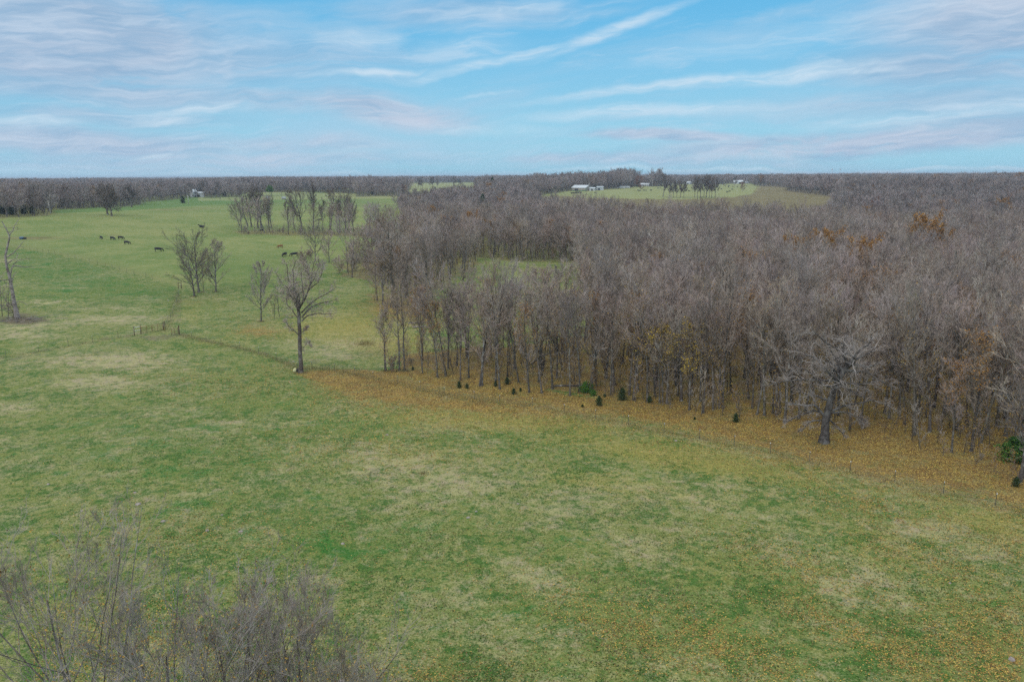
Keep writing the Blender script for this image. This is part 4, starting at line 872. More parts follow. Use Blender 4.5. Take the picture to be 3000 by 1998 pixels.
# thinner belt and strip; clearings inside
g5 = np.random.default_rng(9)
dens = np.ones(len(cand)); dens[(cd < 172) & (cpx < 1740)] = .72
dens[(cpx < 1245) & (cd < 430) & (cd > 360)] = .32
dens[(cpx < 1480) & (cd > 180) & (cd < 315)] = .60; dens[(cpx >= 1480) & (cpx < 1730) & (cd > 180) & (cd < 256)] = .42; dens[(cpx < 1090) & (cd > 240) & (cd < 340)] = .35
keep = g5.random(len(cand)) < dens
pl = np.array(placed)
dmin = np.full(len(cand), 99.0); nb = np.nonzero(cd < 300)[0]
dmin[nb] = np.sqrt(((cx[nb][:, None] - pl[None, :, 0]) ** 2 + (cy[nb][:, None] - pl[None, :, 1]) ** 2).min(1))
frontline = np.interp(cpx, _fx[:, 0], _fx[:, 1])
keep &= ~((cd < 260) & (dmin < 2.4))
cand = cand[keep]; cx, cy, cs = cand.T; cd = np.hypot(cx, cy); cpx = px_of(cx, cy); cz = terr(cx, cy)
inview = (cpx > -20) & (cpx < 3030)
order = np.argsort(cd)
NEAR = [i for i in order if inview[i]][:225]
nearset = set(NEAR)
G_IN = 'bare trees inside the wood'
for k, i in enumerate(NEAR):
    px, d = cpx[i], cd[i]
    kd = SLIM[int(g5.integers(7))] if g5.random() < .60 else (WIDE[int(g5.integers(4))] if g5.random() < .72 else 'halfleaf')
    sc = g5.uniform(.74, 1.08) * (.92 if cpx[i] < 1740 else 1)
    lk = {'slim': 'slim bare tree', 'wide': 'dark spreading bare tree', 'half': 'bare tree with orange leaves'}[kd[:4]]
    dp = 'close behind the front row' if d < 128 else 'farther in' if d < 150 else 'deep inside the wood'
    zn = [z_ for lim, z_ in ((1400, 'at the left end of the wood'), (1700, 'left of the large round cedar'), (1900, 'behind the large round cedar'), (2100, 'behind the golden young trees'), (2400, 'left of the massive leaning oak'), (2700, 'right of the massive leaning oak'), (9999, 'near the right border')) if px < lim][0]
    lb = '%s %s %s' % (lk, dp, zn)
    plant_tree(kd, 'bare_tree', (cx[i], cy[i], cz[i] - .05), g5.uniform(0, 6.28), (sc, sc, sc * g5.uniform(.94, 1.1)), lb, 'tree', G_IN)

# ------------------------------------------------------------------ the rest of the wood as one mass
HID = bpy.data.collections.new('tree_kinds')        # sources only, not linked to the scene
def merged(kind):
    """all parts of a tree kind in one mesh with their own materials"""
    V = []; Fq = []; mi = []; n = 0; mats = []; rn = []
    for j, (pn, me) in enumerate(PROTO[kind]):
        v = np.empty(len(me.vertices) * 3, np.float32); me.vertices.foreach_get('co', v)
        f = np.empty(len(me.loops), np.int32); me.loops.foreach_get('vertex_index', f)
        V.append(v.reshape(-1, 3)); 
        f = f.reshape(-1, 4) if len(f) == 4 * len(me.polygons) else None
        if f is None: V.pop(); continue
        Fq.append(f + n); mi.append(np.full(len(f), j)); n += len(V[-1]); mats.append(me.materials[0])
        if 'rnd' in me.attributes:
            a_ = np.empty(len(me.vertices) * 4, np.float32); me.attributes['rnd'].data.foreach_get('color', a_); rn.append(a_.reshape(-1, 4))
        else: rn.append(np.ones((len(me.vertices), 4), np.float32))
    me = fast_mesh(kind + '_all', np.concatenate(V), np.concatenate(Fq), None, True, {'rnd': ('POINT', np.concatenate(rn))})
    for m_ in mats: me.materials.append(m_)
    me.polygons.foreach_set('material_index', np.concatenate(mi).astype(np.int32))
    return me
def mass(name, pts, rots, scs, idxs, kinds, label, extra=None):
    col_ = bpy.data.collections.new(name + '_kinds')
    for j, kd in enumerate(kinds):
        o = bpy.data.objects.new('%02d_%s' % (j, kd), merged(kd)); col_.objects.link(o)
    me = bpy.data.meshes.new(name); me.vertices.add(len(pts)); me.vertices.foreach_set('co', np.asarray(pts, np.float32).ravel())
    for nm, ty, arr, fld in (('tilt', 'FLOAT_VECTOR', rots, 'vector'), ('size', 'FLOAT_VECTOR', scs, 'vector'), ('kindno', 'INT', idxs, 'value')):
        at = me.attributes.new(nm, ty, 'POINT'); at.data.foreach_set(fld, np.asarray(arr, np.int32 if ty == 'INT' else np.float32).ravel())
    o = put(name, me); tag(o, label, None, None, 'stuff')
    ng = bpy.data.node_groups.new(name, 'GeometryNodeTree')
    ng.interface.new_socket('Geometry', in_out='INPUT', socket_type='NodeSocketGeometry'); ng.interface.new_socket('Geometry', in_out='OUTPUT', socket_type='NodeSocketGeometry')
    gi = ng.nodes.new('NodeGroupInput'); go = ng.nodes.new('NodeGroupOutput')
    ci = ng.nodes.new('GeometryNodeCollectionInfo'); ci.inputs['Collection'].default_value = col_; ci.inputs['Separate Children'].default_value = True; ci.inputs['Reset Children'].default_value = True
    ip = ng.nodes.new('GeometryNodeInstanceOnPoints'); ip.inputs['Pick Instance'].default_value = True
    def na(nm, ty):
        x = ng.nodes.new('GeometryNodeInputNamedAttribute'); x.data_type = ty; x.inputs['Name'].default_value = nm; return [s_ for s_ in x.outputs if s_.enabled][0]
    ng.links.new(gi.outputs[0], ip.inputs['Points']); ng.links.new(ci.outputs[0], ip.inputs['Instance'])
    ng.links.new(na('kindno', 'INT'), ip.inputs['Instance Index'])
    er = ng.nodes.new('FunctionNodeEulerToRotation'); ng.links.new(na('tilt', 'FLOAT_VECTOR'), er.inputs[0]); ng.links.new(er.outputs[0], ip.inputs['Rotation'])
    ng.links.new(na('size', 'FLOAT_VECTOR'), ip.inputs['Scale'])
    ng.links.new(ip.outputs[0], go.inputs[0])
    md = o.modifiers.new('scatter', 'NODES'); md.node_group = ng
    return o
rest = np.array([i for i in range(len(cand)) if i not in nearset])
gx = np.random.default_rng(21); n = len(rest)
rd = cd[rest]
kinds = SLIM + WIDE + ['halfleaf', 'orange', 'russet', 'cedar_big'] + FARK
ki = np.where(rd < 480, np.where(gx.random(n) < .5, gx.integers(0, 7, n), gx.integers(7, 11, n)), 15 + gx.integers(0, 6, n))
u = gx.random(n)
ki = np.where((u < .035) & (rd < 900), 11, ki); ki = np.where(u > .996, 12, ki); ki = np.where((u > .984) & (u <= .993) & (rd > 420), 13, ki); ki = np.where((u > .977) & (u <= .984) & (rd > 480), 14, ki)
wide_f = np.clip(cs[rest] / 5.0, 1, 4.0) ** .62
# low waves in canopy height, lower trees by the wood margins
sc_h = gx.uniform(.72, 1.12, n) * (1 + .07 * np.sin(cx[rest] * .021) * np.sin(cy[rest] * .017)) * np.where(rd < 480, 1.0, .95)
sc_h *= np.where((cpx[rest] > 1570) & (cpx[rest] < 1950) & (rd > 950) & (rd < 1380), 1.42, 1.0) * np.where((cpx[rest] > 1190) & (cpx[rest] < 1420) & (rd > 1100) & (rd < 1400), 1.22, 1.0) * np.where(rd > 800, 1 + .09 * np.sin(cx[rest] * .011 + cy[rest] * .004) + .07 * np.sin(cx[rest] * .031 + 2) + .05 * np.sin(cx[rest] * .083), 1.0)
sc_h *= np.where((rd > 380) & (rd < 480) & (cpx[rest] > 1560) & (cpx[rest] < 2500), 1.08, 1.0)
sc_h *= np.where((rd < 340) & (cpx[rest] < 1480), .88, 1.0)
sc_h *= np.where((rd >= 340) & (rd < 950) & (cpx[rest] > 1060) & (cpx[rest] < 1520), .84, 1.0)
sc3 = np.stack([sc_h * wide_f * np.where(ki == 14, .7, 1), sc_h * wide_f * np.where(ki == 14, .7, 1), sc_h * np.where(ki == 14, 1.1, 1)], -1)
rot3 = np.stack([gx.normal(0, .04, n), gx.normal(0, .04, n), gx.uniform(0, 6.28, n)], -1)
mass('woodland', np.stack([cx[rest], cy[rest], cz[rest] - .1], -1), rot3, sc3, ki, kinds, 'leafless grey-brown wood stretching back to the horizon')
# undergrowth: saplings and low brush beneath the front of the wood and along the belt
gu = np.random.default_rng(33)
uc = candidates(93, 175, 2.6, 17); uc = uc[wooded(uc[:, 0], uc[:, 1])]
ud = candidates(200, 345, 4.6, 18); ud = ud[wooded(ud[:, 0], ud[:, 1])]
bx = []
for px in np.arange(690, 1400, 1.9):
    d = np.interp(px, [690, 1060, 1240, 1400], [398, 392, 372, 330]) + gu.uniform(-2, 14); (bx.append(polar(px, d)[:2] + (0,)) if gu.random() < .5 else None)
uc = np.concatenate([uc, ud, np.array(bx)]); n = len(uc)
ux, uy = uc[:, 0] + gu.normal(0, .5, n), uc[:, 1] + gu.normal(0, .5, n); uz = terr(ux, uy)
udist = np.hypot(ux, uy)
ki = gu.choice(3, n, p=[.62, .34, .04]); ki[udist > 360] = gu.choice([1, 2], (udist > 360).sum(), p=[.85, .15])
sz = gu.uniform(.35, 1.25, n) ** 1.2; sz = np.where(ki == 2, sz * .55, sz)
mass('undergrowth', np.stack([ux, uy, uz - .05], -1), np.stack([gu.normal(0, .1, n), gu.normal(0, .1, n), gu.uniform(0, 6.28, n)], -1), np.repeat(sz[:, None], 3, 1), ki, ['sapling', 'sapling_bare', 'thicket'], 'tangle of thin saplings and yellowing brush beneath the trees')

# ------------------------------------------------------------------ fences and gates
M_STEEL = noisy('post_steel', (.05, .075, .05, 1), (.12, .10, .08, 1), 9, .8, .3)
M_WHITE = noisy('white_paint', (.62, .62, .60, 1), (.78, .78, .76, 1), 3, .6, .3)
M_RUST = noisy('rust_red_paint', (.12, .035, .02, 1), (.22, .075, .04, 1), 6, .75, .3)
M_WIRE = noisy('wire', (.16, .15, .14, 1), (.26, .25, .24, 1), 20, .6, .5)
M_WOODP = noisy('weathered_post', (.10, .06, .045, 1), (.18, .12, .09, 1), 4, .95, .1)
def tpost(parent, x, y, z, h, cap=True, lean=(0, 0), r=.032):
    o = MB().box((lean[0] * h / 2, lean[1] * h / 2, h / 2 - .1), (r * 2, r * .55, h + .2)).box((0 + lean[0] * h / 2, .02 + lean[1] * h / 2, h / 2 - .1), (r * .5, r * 1.2, h + .2)).build('post', M_STEEL, parent, False, (x, y, z))
    if cap: MB().box((lean[0] * h, lean[1] * h, h - .06), (r * 2.2, r * 1.5, .12)).build('post_cap', M_WHITE, o)
    return o
def woodpost(parent, x, y, z, h, r=.09, m=None):
    return MB().tube([(0, 0, -.3), (0, 0, h * .5), (.01, 0, h)], [r, r * .95, r * .9], 8).build('post', m or M_WOODP, parent, True, (x, y, z))
def fence(name, pts, label, step, strands=(.35, .65, .95, 1.2), h=1.32, capevery=2, wood=()):
    P0 = [hit(*p) for p in pts]
    root = empty(name, P0[0], 0, 1, label, 'fence', 'wire fences of the pasture')
    loc = []
    ox, oy, oz = P0[0]
    for (a_, b_) in zip(P0[:-1], P0[1:]):
        L = math.hypot(b_[0] - a_[0], b_[1] - a_[1]); n_ = max(1, int(round(L / step))) if step else 1
        for i in range(n_): loc.append((a_[0] + (b_[0] - a_[0]) * i / n_, a_[1] + (b_[1] - a_[1]) * i / n_))
    loc.append(P0[-1][:2])
    g = np.random.default_rng(len(pts)); W = [[] for _ in strands]
    for i, (x, y) in enumerate(loc):
        z = tz(x, y)
        if i in wood: woodpost(root, x - ox, y - oy, z - oz, 1.9)
        else: tpost(root, x - ox, y - oy, z - oz, h * g.uniform(.94, 1.06), i % capevery == 0, (g.normal(0, .03), g.normal(0, .03)))
        for k, s in enumerate(strands): W[k].append((x - ox, y - oy, z - oz + s))
    for k in range(len(strands)): MB().tube(W[k], .0045, 3, False).build('wire', M_WIRE, root)
    return root
fence('wire_fence', FENCE_MAIN[:7], 'post and wire fence running left from the gate brace to the picture border', 0, capevery=2)
fence('wire_fence', FENCE_MAIN[9:], 'long curving post and wire fence between open grass and orange leaf litter', 0, capevery=1)
fence('wire_fence', FENCE_SIDE[:8], 'short fence climbing from the gate to the wooden corner brace', 0, capevery=1)
fence('wire_fence', FENCE_SIDE[8:], 'faint far fence dividing bright green field from paler upper pasture', 6.0, capevery=9)
def gpos(px, py): return hit(px, py)
def gate(px0, py0, px1, py1, H, label, rails=6, ups=3):
    a_, b_ = gpos(px0, py0), gpos(px1, py1)
    L = math.hypot(b_[0] - a_[0], b_[1] - a_[1]); rz = math.atan2(b_[1] - a_[1], b_[0] - a_[0])
    root = empty('pipe_gate', (a_[0], a_[1], min(a_[2], b_[2]) + .12), rz, 1, label, 'gate', 'rust red pipe gates')
    dz = (b_[2] - a_[2]) / L
    for i in range(rails):
        z = .12 + (H - .15) * i / (rails - 1)
        MB().tube([(.04, 0, z), (L - .04, 0, z + dz * L)], .022, 6).build('rail', M_RUST, root, True)
    for i in range(ups):
        x = .04 + (L - .08) * i / (ups - 1)
        MB().tube([(x, 0, .08 + dz * x), (x, 0, H + dz * x)], .032, 6).build('upright', M_RUST, root, True)
    return root
gate(415, 978, 446, 974, 1.45, 'rust red pipe gate nearest the white-railed brace')
gate(447, 974, 479, 968, 1.5, 'rust red pipe gate between the other two, ending at the tall double posts')
gate(503, 984, 522, 980, 1.4, 'short rust red pipe gate standing apart on the right side of the opening')
def posts(lst, name, label, cat, rails=None, railm=None):
    P0 = [gpos(*p) for p in lst]; root = empty(name, P0[0], 0, 1, label, cat)
    o0 = P0[0]
    for p in P0: woodpost(root, p[0] - o0[0], p[1] - o0[1], p[2] - o0[2], 1.95, .085)
    for z in rails or ():
        MB().tube([(0, 0, z), (P0[1][0] - o0[0], P0[1][1] - o0[1], P0[1][2] - o0[2] + z)], .055, 6).build('rail', railm, root, True)
posts([(394, 983), (413, 979)], 'gate_brace', 'brace of two dark posts joined by two white rails beside the gates', 'brace', (.95, 1.65), M_WHITE)
posts([(480, 967), (484, 966)], 'gate_post', 'pair of tall dark posts where the red gates end', 'post')
posts([(524.5, 980.5), (526, 980)], 'gate_post', 'dark post at the right end of the short red gate', 'post')
posts([(523, 846), (532, 845)], 'corner_brace', 'H-shaped wooden brace at the fence corner left of the tree clump', 'brace', (.75, 1.6), M_DEAD)

# ------------------------------------------------------------------ cattle
def skin_mesh(name, verts, edges, rad, mat_, sub=2):
    me = bpy.data.meshes.new(name + '_sk'); me.from_pydata(verts, edges, [])
    o = bpy.data.objects.new(name + '_sk', me); SC.collection.objects.link(o)
    md = o.modifiers.new('s', 'SKIN'); md.use_smooth_shade = True
    for i, r_ in enumerate(rad):
        sv = me.skin_vertices[0].data[i]; sv.radius = r_ if hasattr(r_, '__len__') else (r_, r_)
    me.skin_vertices[0].data[1].use_root = True
    o.modifiers.new('u', 'SUBSURF').render_levels = sub; o.modifiers['u'].levels = sub
    dg = bpy.context.evaluated_depsgraph_get(); ev = o.evaluated_get(dg)
    out = bpy.data.meshes.new_from_object(ev); out.name = name
    bpy.data.objects.remove(o)
    out.materials.clear(); out.materials.append(mat_)
    return out
def cow(name, pose, m_):
    if pose == 'lie':
        V = [(-1.05, 0, .55), (-.75, 0, .52), (-.1, 0, .50), (.55, 0, .58), (.92, 0, .88), (1.18, .05, 1.12), (1.48, .08, .98), (-1.1, .02, .4), (-.95, .3, .1),
             (-.65, .42, .24), (-.2, .52, .12), (.2, .5, .08), (-.6, -.30, .2), (-.2, -.36, .1), (.55, .24, .25), (.85, .3, .10), (.5, .34, .07), (.6, -.22, .22), (.95, -.2, .09), (1.12, .16, 1.2), (1.12, .28, 1.2), (1.12, -.06, 1.2), (1.12, -.18, 1.2)]
        E = [(0, 1), (1, 2), (2, 3), (3, 4), (4, 5), (5, 6), (0, 7), (7, 8), (1, 9), (9, 10), (10, 11), (1, 12), (12, 13), (3, 14), (14, 15), (15, 16), (3, 17), (17, 18), (5, 19), (19, 20), (5, 21), (21, 22)]
        Rr = [.2, .38, .44, .38, .19, .145, .085, .04, .035, .22, .10, .06, .2, .08, .15, .08, .06, .15, .07, .05, .035, .05, .035]
    else:
        if pose == 'graze': head = [(1.02, 0, .92), (1.32, .03, .50), (1.45, .05, .14)]
        else: head = [(1.0, 0, 1.28), (1.28, .04, 1.52), (1.62, .08, 1.36)]
        V = [(-1.02, 0, 1.16), (-.78, 0, 1.06), (-.1, 0, .98), (.58, 0, 1.04)] + head + [(-1.12, 0, 1.05), (-1.16, .03, .55),
             (-.82, .22, .78), (-.98, .23, .46), (-.88, .23, .03), (-.80, -.22, .78), (-.86, -.23, .45), (-.74, -.23, .03), (.58, .2, .66), (.60, .2, .38), (.56, .2, .03), (.66, -.2, .66), (.76, -.2, .38), (.78, -.2, .03)]
        E = [(0, 1), (1, 2), (2, 3), (3, 4), (4, 5), (5, 6), (0, 7), (7, 8), (1, 9), (9, 10), (10, 11), (1, 12), (12, 13), (13, 14), (3, 15), (15, 16), (16, 17), (3, 18), (18, 19), (19, 20)]
        Rr = [.2, (.34, .38), (.39, .43), (.33, .40), .20, .15, .085, .035, .03, .17, .075, .06, .17, .075, .06, .12, .07, .06, .12, .07, .06]
        n_ = len(V); hx, hy, hz = head[1]
        bx_, bz_ = (hx - .08, hz + .12)
        V += [(bx_, .16, bz_), (bx_ - .03, .30, bz_), (bx_, -.14, bz_), (bx_ - .03, -.28, bz_)]; E += [(5, n_), (n_, n_ + 1), (5, n_ + 2), (n_ + 2, n_ + 3)]; Rr += [.05, .035, .05, .035]
    return skin_mesh(name, V, E, Rr, m_)
M_BLACK = noisy('black_hide', (.008, .008, .010, 1), (.022, .020, .020, 1), 2, .6, .3)
M_BROWN = noisy('red_brown_hide', (.14, .05, .015, 1), (.24, .10, .03, 1), 2, .7, .3)
COW = {k: cow('cow_' + k, k, M_BLACK) for k in ('graze', 'stand', 'lie')}
COWB = cow('cow_brown', 'graze', M_BROWN)
def putcow(px, py, pose, deg, sc, label, group, brown=False):
    x, y, z = hit(px, py)
    o = put('cow', COWB if brown else COW[pose], None, (x, y, z)); o.rotation_euler = (0, 0, R(deg) - math.atan2(x, y)); o.scale = (sc,) * 3
    return tag(o, label, 'cow', group)
GC = 'cattle in the upper pasture'
putcow(465, 738, 'graze', -8, 1.25, 'black cow grazing side-on, nearest to the fan-crowned tree', GC)
putcow(372.5, 716.5, 'graze', -35, 1.12, 'black cow grazing just below the group of three', GC)
putcow(354.5, 702, 'graze', -30, 1.1, 'black cow on the right of the three grazing together', GC)
putcow(330, 703.5, 'graze', -50, 1.1, 'black cow in the middle of the three grazing together', GC)
putcow(297, 701, 'graze', -70, 1.0, 'small black cow on the left of the three, seen nearly end-on', GC)
putcow(591, 667, 'lie', 170, 1.3, 'black cow lying down alone near the tree belt', GC)
putcow(821, 727, 'graze', 195, 1.0, 'red-brown cow grazing above the black pair', GC, True)
putcow(834, 752, 'graze', 235, 1.2, 'black cow seen from behind, left of the black pair', GC)
putcow(862, 752, 'graze', 186, 1.25, 'black cow side-on, right of the black pair', GC)
putcow(767, 676.5, 'lie', 20, 1.0, 'black cow lying at the foot of the tree belt', GC)
putcow(1019, 679, 'stand', 90, 1.1, 'black cow standing end-on at the right part of the belt', GC)
putcow(937, 648, 'graze', 180, 1.1, 'dark cow in the grass behind the forked belt tree', GC)
putcow(992, 619, 'graze', 180, 1.1, 'dark cow far behind the thin belt trees', GC)
FARC = [(1744, 566), (1869, 559), (1874, 560), (1887, 558), (1893, 558.5), (1907, 559), (1928, 552.5), (1934, 551.5), (1999, 553), (2003, 556), (2007, 557), (2010, 559), (2013, 553), (2019, 561), (2119, 542), (2125, 541.5), (2124, 545), (2134, 544.5), (2134, 549), (2136, 545), (2146, 546.5), (2160, 548), (2145, 556), (2104, 558), (2137, 562), (2130, 564), (2187, 546.5), (2102, 549), (2085, 544), (2113, 555)]
for k, (px, py) in enumerate(FARC):
    putcow(px, py + 1.2, ('graze', 'stand', 'graze', 'lie')[k % 4], (k * 67) % 360, 1.15, 'tiny dark cow of the scattered herd in the far right pasture' if px > 1950 else 'tiny dark cow among the few between the white barn and the lone tall tree', 'far herd by the white shed' if px > 1950 else 'far cattle near the white barn')

# ------------------------------------------------------------------ farm buildings
M_METAL = noisy('white_metal_sheet', (.36, .38, .40, 1), (.48, .50, .52, 1), .6, .5, .4)
M_ROOFW = noisy('pale_metal_roof', (.38, .43, .46, 1), (.50, .55, .58, 1), .8, .45, .4)
M_GREEN = noisy('green_trim', (.03, .13, .06, 1), (.05, .18, .08, 1), 1, .6, .3)
M_DARK = noisy('dark_opening', (.015, .016, .018, 1), (.035, .035, .035, 1), 2, .7, .3)
M_BEIGE = noisy('beige_siding', (.30, .27, .23, 1), (.38, .35, .30, 1), 1, .8, .2)
def building(name, px, py, W, D, Hh, rise, deg, label, wall=None, roofm=None, trim=None, doors=(), windows=(), dist=None):
    x, y, z = polar(px, dist) if dist else hit(px, py)
    r = empty(name, (x, y, z - .15), R(deg) - math.atan2(x, y), 1, label, 'building', 'white farm buildings')
    wall = wall or M_METAL; roofm = roofm or M_ROOFW
    v = [(-W / 2, -D / 2, 0), (W / 2, -D / 2, 0), (W / 2, D / 2, 0), (-W / 2, D / 2, 0), (-W / 2, -D / 2, Hh), (W / 2, -D / 2, Hh), (W / 2, D / 2, Hh), (-W / 2, D / 2, Hh), (-W / 2, 0, Hh + rise), (W / 2, 0, Hh + rise)]
    MB().add(v, [(0, 1, 5, 4), (2, 3, 7, 6), (3, 0, 4, 7), (1, 2, 6, 5)], [(4, 8, 7), (5, 6, 9)]).build('wall', wall, r)
    e_ = .45; s = rise / (D / 2); y0 = D / 2 + e_; zz = Hh - s * e_
    for sg in (-1, 1):
        a_ = [(-W / 2 - e_, sg * y0, zz + .06), (W / 2 + e_, sg * y0, zz + .06), (W / 2 + e_, 0, Hh + rise + .06), (-W / 2 - e_, 0, Hh + rise + .06)]
        b_ = [(p[0], p[1], p[2] + .14) for p in a_]
        MB().add(a_ + b_, [(0, 3, 2, 1), (4, 5, 6, 7), (0, 1, 5, 4), (1, 2, 6, 5), (2, 3, 7, 6), (3, 0, 4, 7)]).build('roof', roofm, r)
    if trim:
        MB().box((0, -D / 2 - .05, .55), (W + .1, .08, 1.1)).build('trim', trim, r)
        MB().box((W / 2 + .05, -D / 2 + .8, Hh / 2), (.08, 1.6, Hh)).build('trim', trim, r)
    for (dx, dw, dh) in doors:
        MB().box((dx, -D / 2 - .08, dh / 2 + .1), (dw, .1, dh)).box((dx, -D / 2 - .14, dh + .15), (dw + .3, .06, .16)).build('door', M_DARK, r)
    for (dx, dw, dh, dz) in windows:
        f_ = MB().box((dx, -D / 2 - .06, dz), (dw + .2, .08, dh + .2)).build('window', M_WHITE, r)
        MB().box((dx, -D / 2 - .11, dz), (dw, .06, dh)).build('pane', M_DARK, f_)
    return r
building('barn', 1704, 560, 21, 15, 4.2, 3.2, -32, 'large white metal barn with pale roof and green trim on the far pasture rise', wall=M_BEIGE, trim=M_GREEN, doors=((-3, 5, 2.8),))
building('shed', 1737, 559.3, 7, 7, 3.2, 1.0, -20, 'low white lean building touching the right side of the large white barn', doors=((0, 2, 2),))
building('shed', 1757, 558.4, 8.0, 7, 4.4, .8, 15, 'boxy white shed with a dark open front right of the large barn', doors=((-2.0, 2.6, 2.8),))
building('farmhouse', 1877, 546, 13, 9, 3.0, 2.2, 5, 'white house half hidden among bare trees behind the trailers', windows=((-4, 1.2, 1.2, 1.7), (3.6, 1.2, 1.2, 1.7)), doors=((0, 1.1, 2.1),))
building('farmhouse', 1895, 546, 9, 8, 2.8, 2.0, -10, 'smaller white house right beside the half hidden one', windows=((-2, 1.2, 1.2, 1.7), (2, 1.2, 1.2, 1.7)))
building('shed', 2019, 540, 9, 8, 3.0, 2.2, -35, 'small white shed behind the reddish-leaved tree clump', doors=((0, 2.4, 2.4),))
building('barn', 2163, 539.5, 17, 12, 4.0, 3.0, -8, 'white barn on the skyline side of the herd pasture', doors=((4, 4, 3.2),))
building('shed', 2187, 538.5, 6, 6, 2.6, 1.6, 20, 'little white hut right of the skyline barn', doors=((0, 1.6, 2),))
building('farmhouse', 566, 562, 5.5, 5.5, 6.2, 2.6, 35, 'tall gabled white farmhouse above the deep green field', windows=((-3, 1.4, 1.6, 2.0), (3, 1.4, 1.6, 2.0), (0, 1.4, 1.6, 5.2)), doors=((0, 1.3, 2.2),), dist=975)
building('shed', 588, 561, 6, 5, 4.8, 1.0, 0, 'flat white outbuilding right of the tall gabled farmhouse', doors=((-3, 3, 2.6),), dist=972)
building('farmhouse', 1417, 543, 12, 9, 3.2, 2.2, 5, 'beige house deep among the far trees', wall=M_BEIGE, windows=((-3, 1.3, 1.3, 1.7), (3, 1.3, 1.3, 1.7)))
def trailer(name, px, py, L, label, deg, h=2.2, cab=False, m_=None):
    x, y, z = hit(px, py)
    r = empty(name, (x, y, z), R(deg) - math.atan2(x, y), 1, label, 'vehicle', 'parked farm vehicles')
    b = MB().box((0, 0, .75 + h / 2), (L, 2.3, h)).box((0, 0, .68), (L + .1, 1.6, .2)).box((0, 0, .75 + h + .05), (L * .98, 2.1, .1)); b.build('body', m_ or M_METAL, r)
    if cab: MB().box((L / 2 + .9, 0, 1.0), (1.8, 1.9, .9)).build('hood', m_ or M_METAL, r); MB().box((L / 2 - .3, 0, 1.9), (1.4, 2.34, .6)).build('window', M_DARK, r)
    else: MB().tube([(L / 2, .5, .7), (L / 2 + 1.6, 0, .6)], .06, 5).tube([(L / 2, -.5, .7), (L / 2 + 1.6, 0, .6)], .06, 5).build('hitch', M_DARK, r)
    for sx_ in (-.28, .28):
        for sg in (-1, 1): MB().tube([(L * sx_, sg * .95, .42), (L * sx_, sg * 1.18, .42)], .42, 12).build('wheel', M_DARK, r, True)
trailer('stock_trailer', 1823, 552.8, 7.5, 'left of two long white trailers parked at the far pasture edge', 5)
trailer('stock_trailer', 1836, 552.2, 8.5, 'right of two long white trailers parked at the far pasture edge', 4)
trailer('pickup_truck', 1810, 553, 3.6, 'white pickup truck parked left of the two long trailers', 175, 1.2, True)
trailer('pickup_truck', 783, 582, 3.8, 'white vehicle parked by the green pine', 10, 1.3, True)
trailer('box_trailer', 832, 584.5, 4.2, 'small white trailer right of the green pine', -20, 2.0)
trailer('hay_wagon', 1694, 567.5, 8.0, 'long black feed wagon in front of the large white barn', 3, 1.1, False, M_DARK)
trailer('hay_wagon', 1678, 568, 4.5, 'short dark feed wagon left of the long black one', 8, .7, False, M_DARK)
# power poles
M_POLE = noisy('bleached_pole', (.38, .36, .33, 1), (.52, .50, .47, 1), 3, .9, .2)
for px, py, dy, lean, lb in [(149, 627, 33, -.10, 'pale leaning power pole at the corner of the left wood'), (553, 599.5, 24, -.03, 'power pole beside the round dark cedar'), (793, 585, 30, 0, None), (1726, 557, 20, 0, 'power pole rising behind the roof of the large white barn'), (1825, 551, 14, 0, 'power pole between the two long trailers'), (1911, 547.5, 18.5, 0, 'power pole right of the half hidden white houses'),
                             (1980, 541, 13, 0, 'power pole left of the small white shed'), (2186, 539, 15, 0, 'power pole with a crossarm by the little white hut'), (2267, 538, 16, -.02, 'pale power pole above the wood at the end of the herd pasture'), (2121, 540, 15, 0, 'thin power pole behind the herd')]:
    if not lb: continue
    x, y, z = hit(px, py); H = dy * math.hypot(x, y) / FPX
    r = empty('power_pole', (x, y, z), -math.atan2(x, y), 1, lb, 'power pole', 'power poles across the farmland')
    MB().tube([(0, 0, -.3), (lean * H * .5, 0, H * .5), (lean * H, 0, H)], [.26, .22, .18], 8).build('pole', M_POLE, r, True)
    MB().box((lean * H, -.1, H - .7), (2.2, .12, .14), 0).build('crossarm', M_POLE, r)
    for sx_ in (-.95, 0, .95): MB().tube([(lean * H + sx_, -.1, H - .63), (lean * H + sx_, -.1, H - .4)], [.06, .04], 6).build('insulator', M_DARK, r, True)
# water towers on the skyline
M_REDT = noisy('dull_red_steel', (.30, .10, .08, 1), (.38, .15, .11, 1), 1, .6, .3)
for px, dx_, lb in ((2440, 0, 'left of two tiny reddish water towers on the horizon'), (2463, 0, 'right of two tiny reddish water towers on the horizon')):
    x, y, z = polar(px, 4400); ztop = CAM_H + 4400 * (math.tan(R(PITCH) - math.atan((999 - 507.5) / FPX) + R(-.0)) * -1) + (px - 1500) * math.sin(R(.32)) * 4400 / FPX
    H = ztop - z - 2
    r = empty('water_tower', (x, y, z), 0, 1, lb, 'water tower', 'water towers on the horizon')
    MB().tube([(0, 0, 0), (0, 0, H)], [1.0, .6], 10).build('column', M_METAL, r, True)
    MB().tube([(0, 0, H - 2.4), (0, 0, H - 1.6), (0, 0, H), (0, 0, H + 1.6), (0, 0, H + 2.4)], [.8, 2.4, 3.1, 2.4, .8], 16).build('tank', M_REDT, r, True)

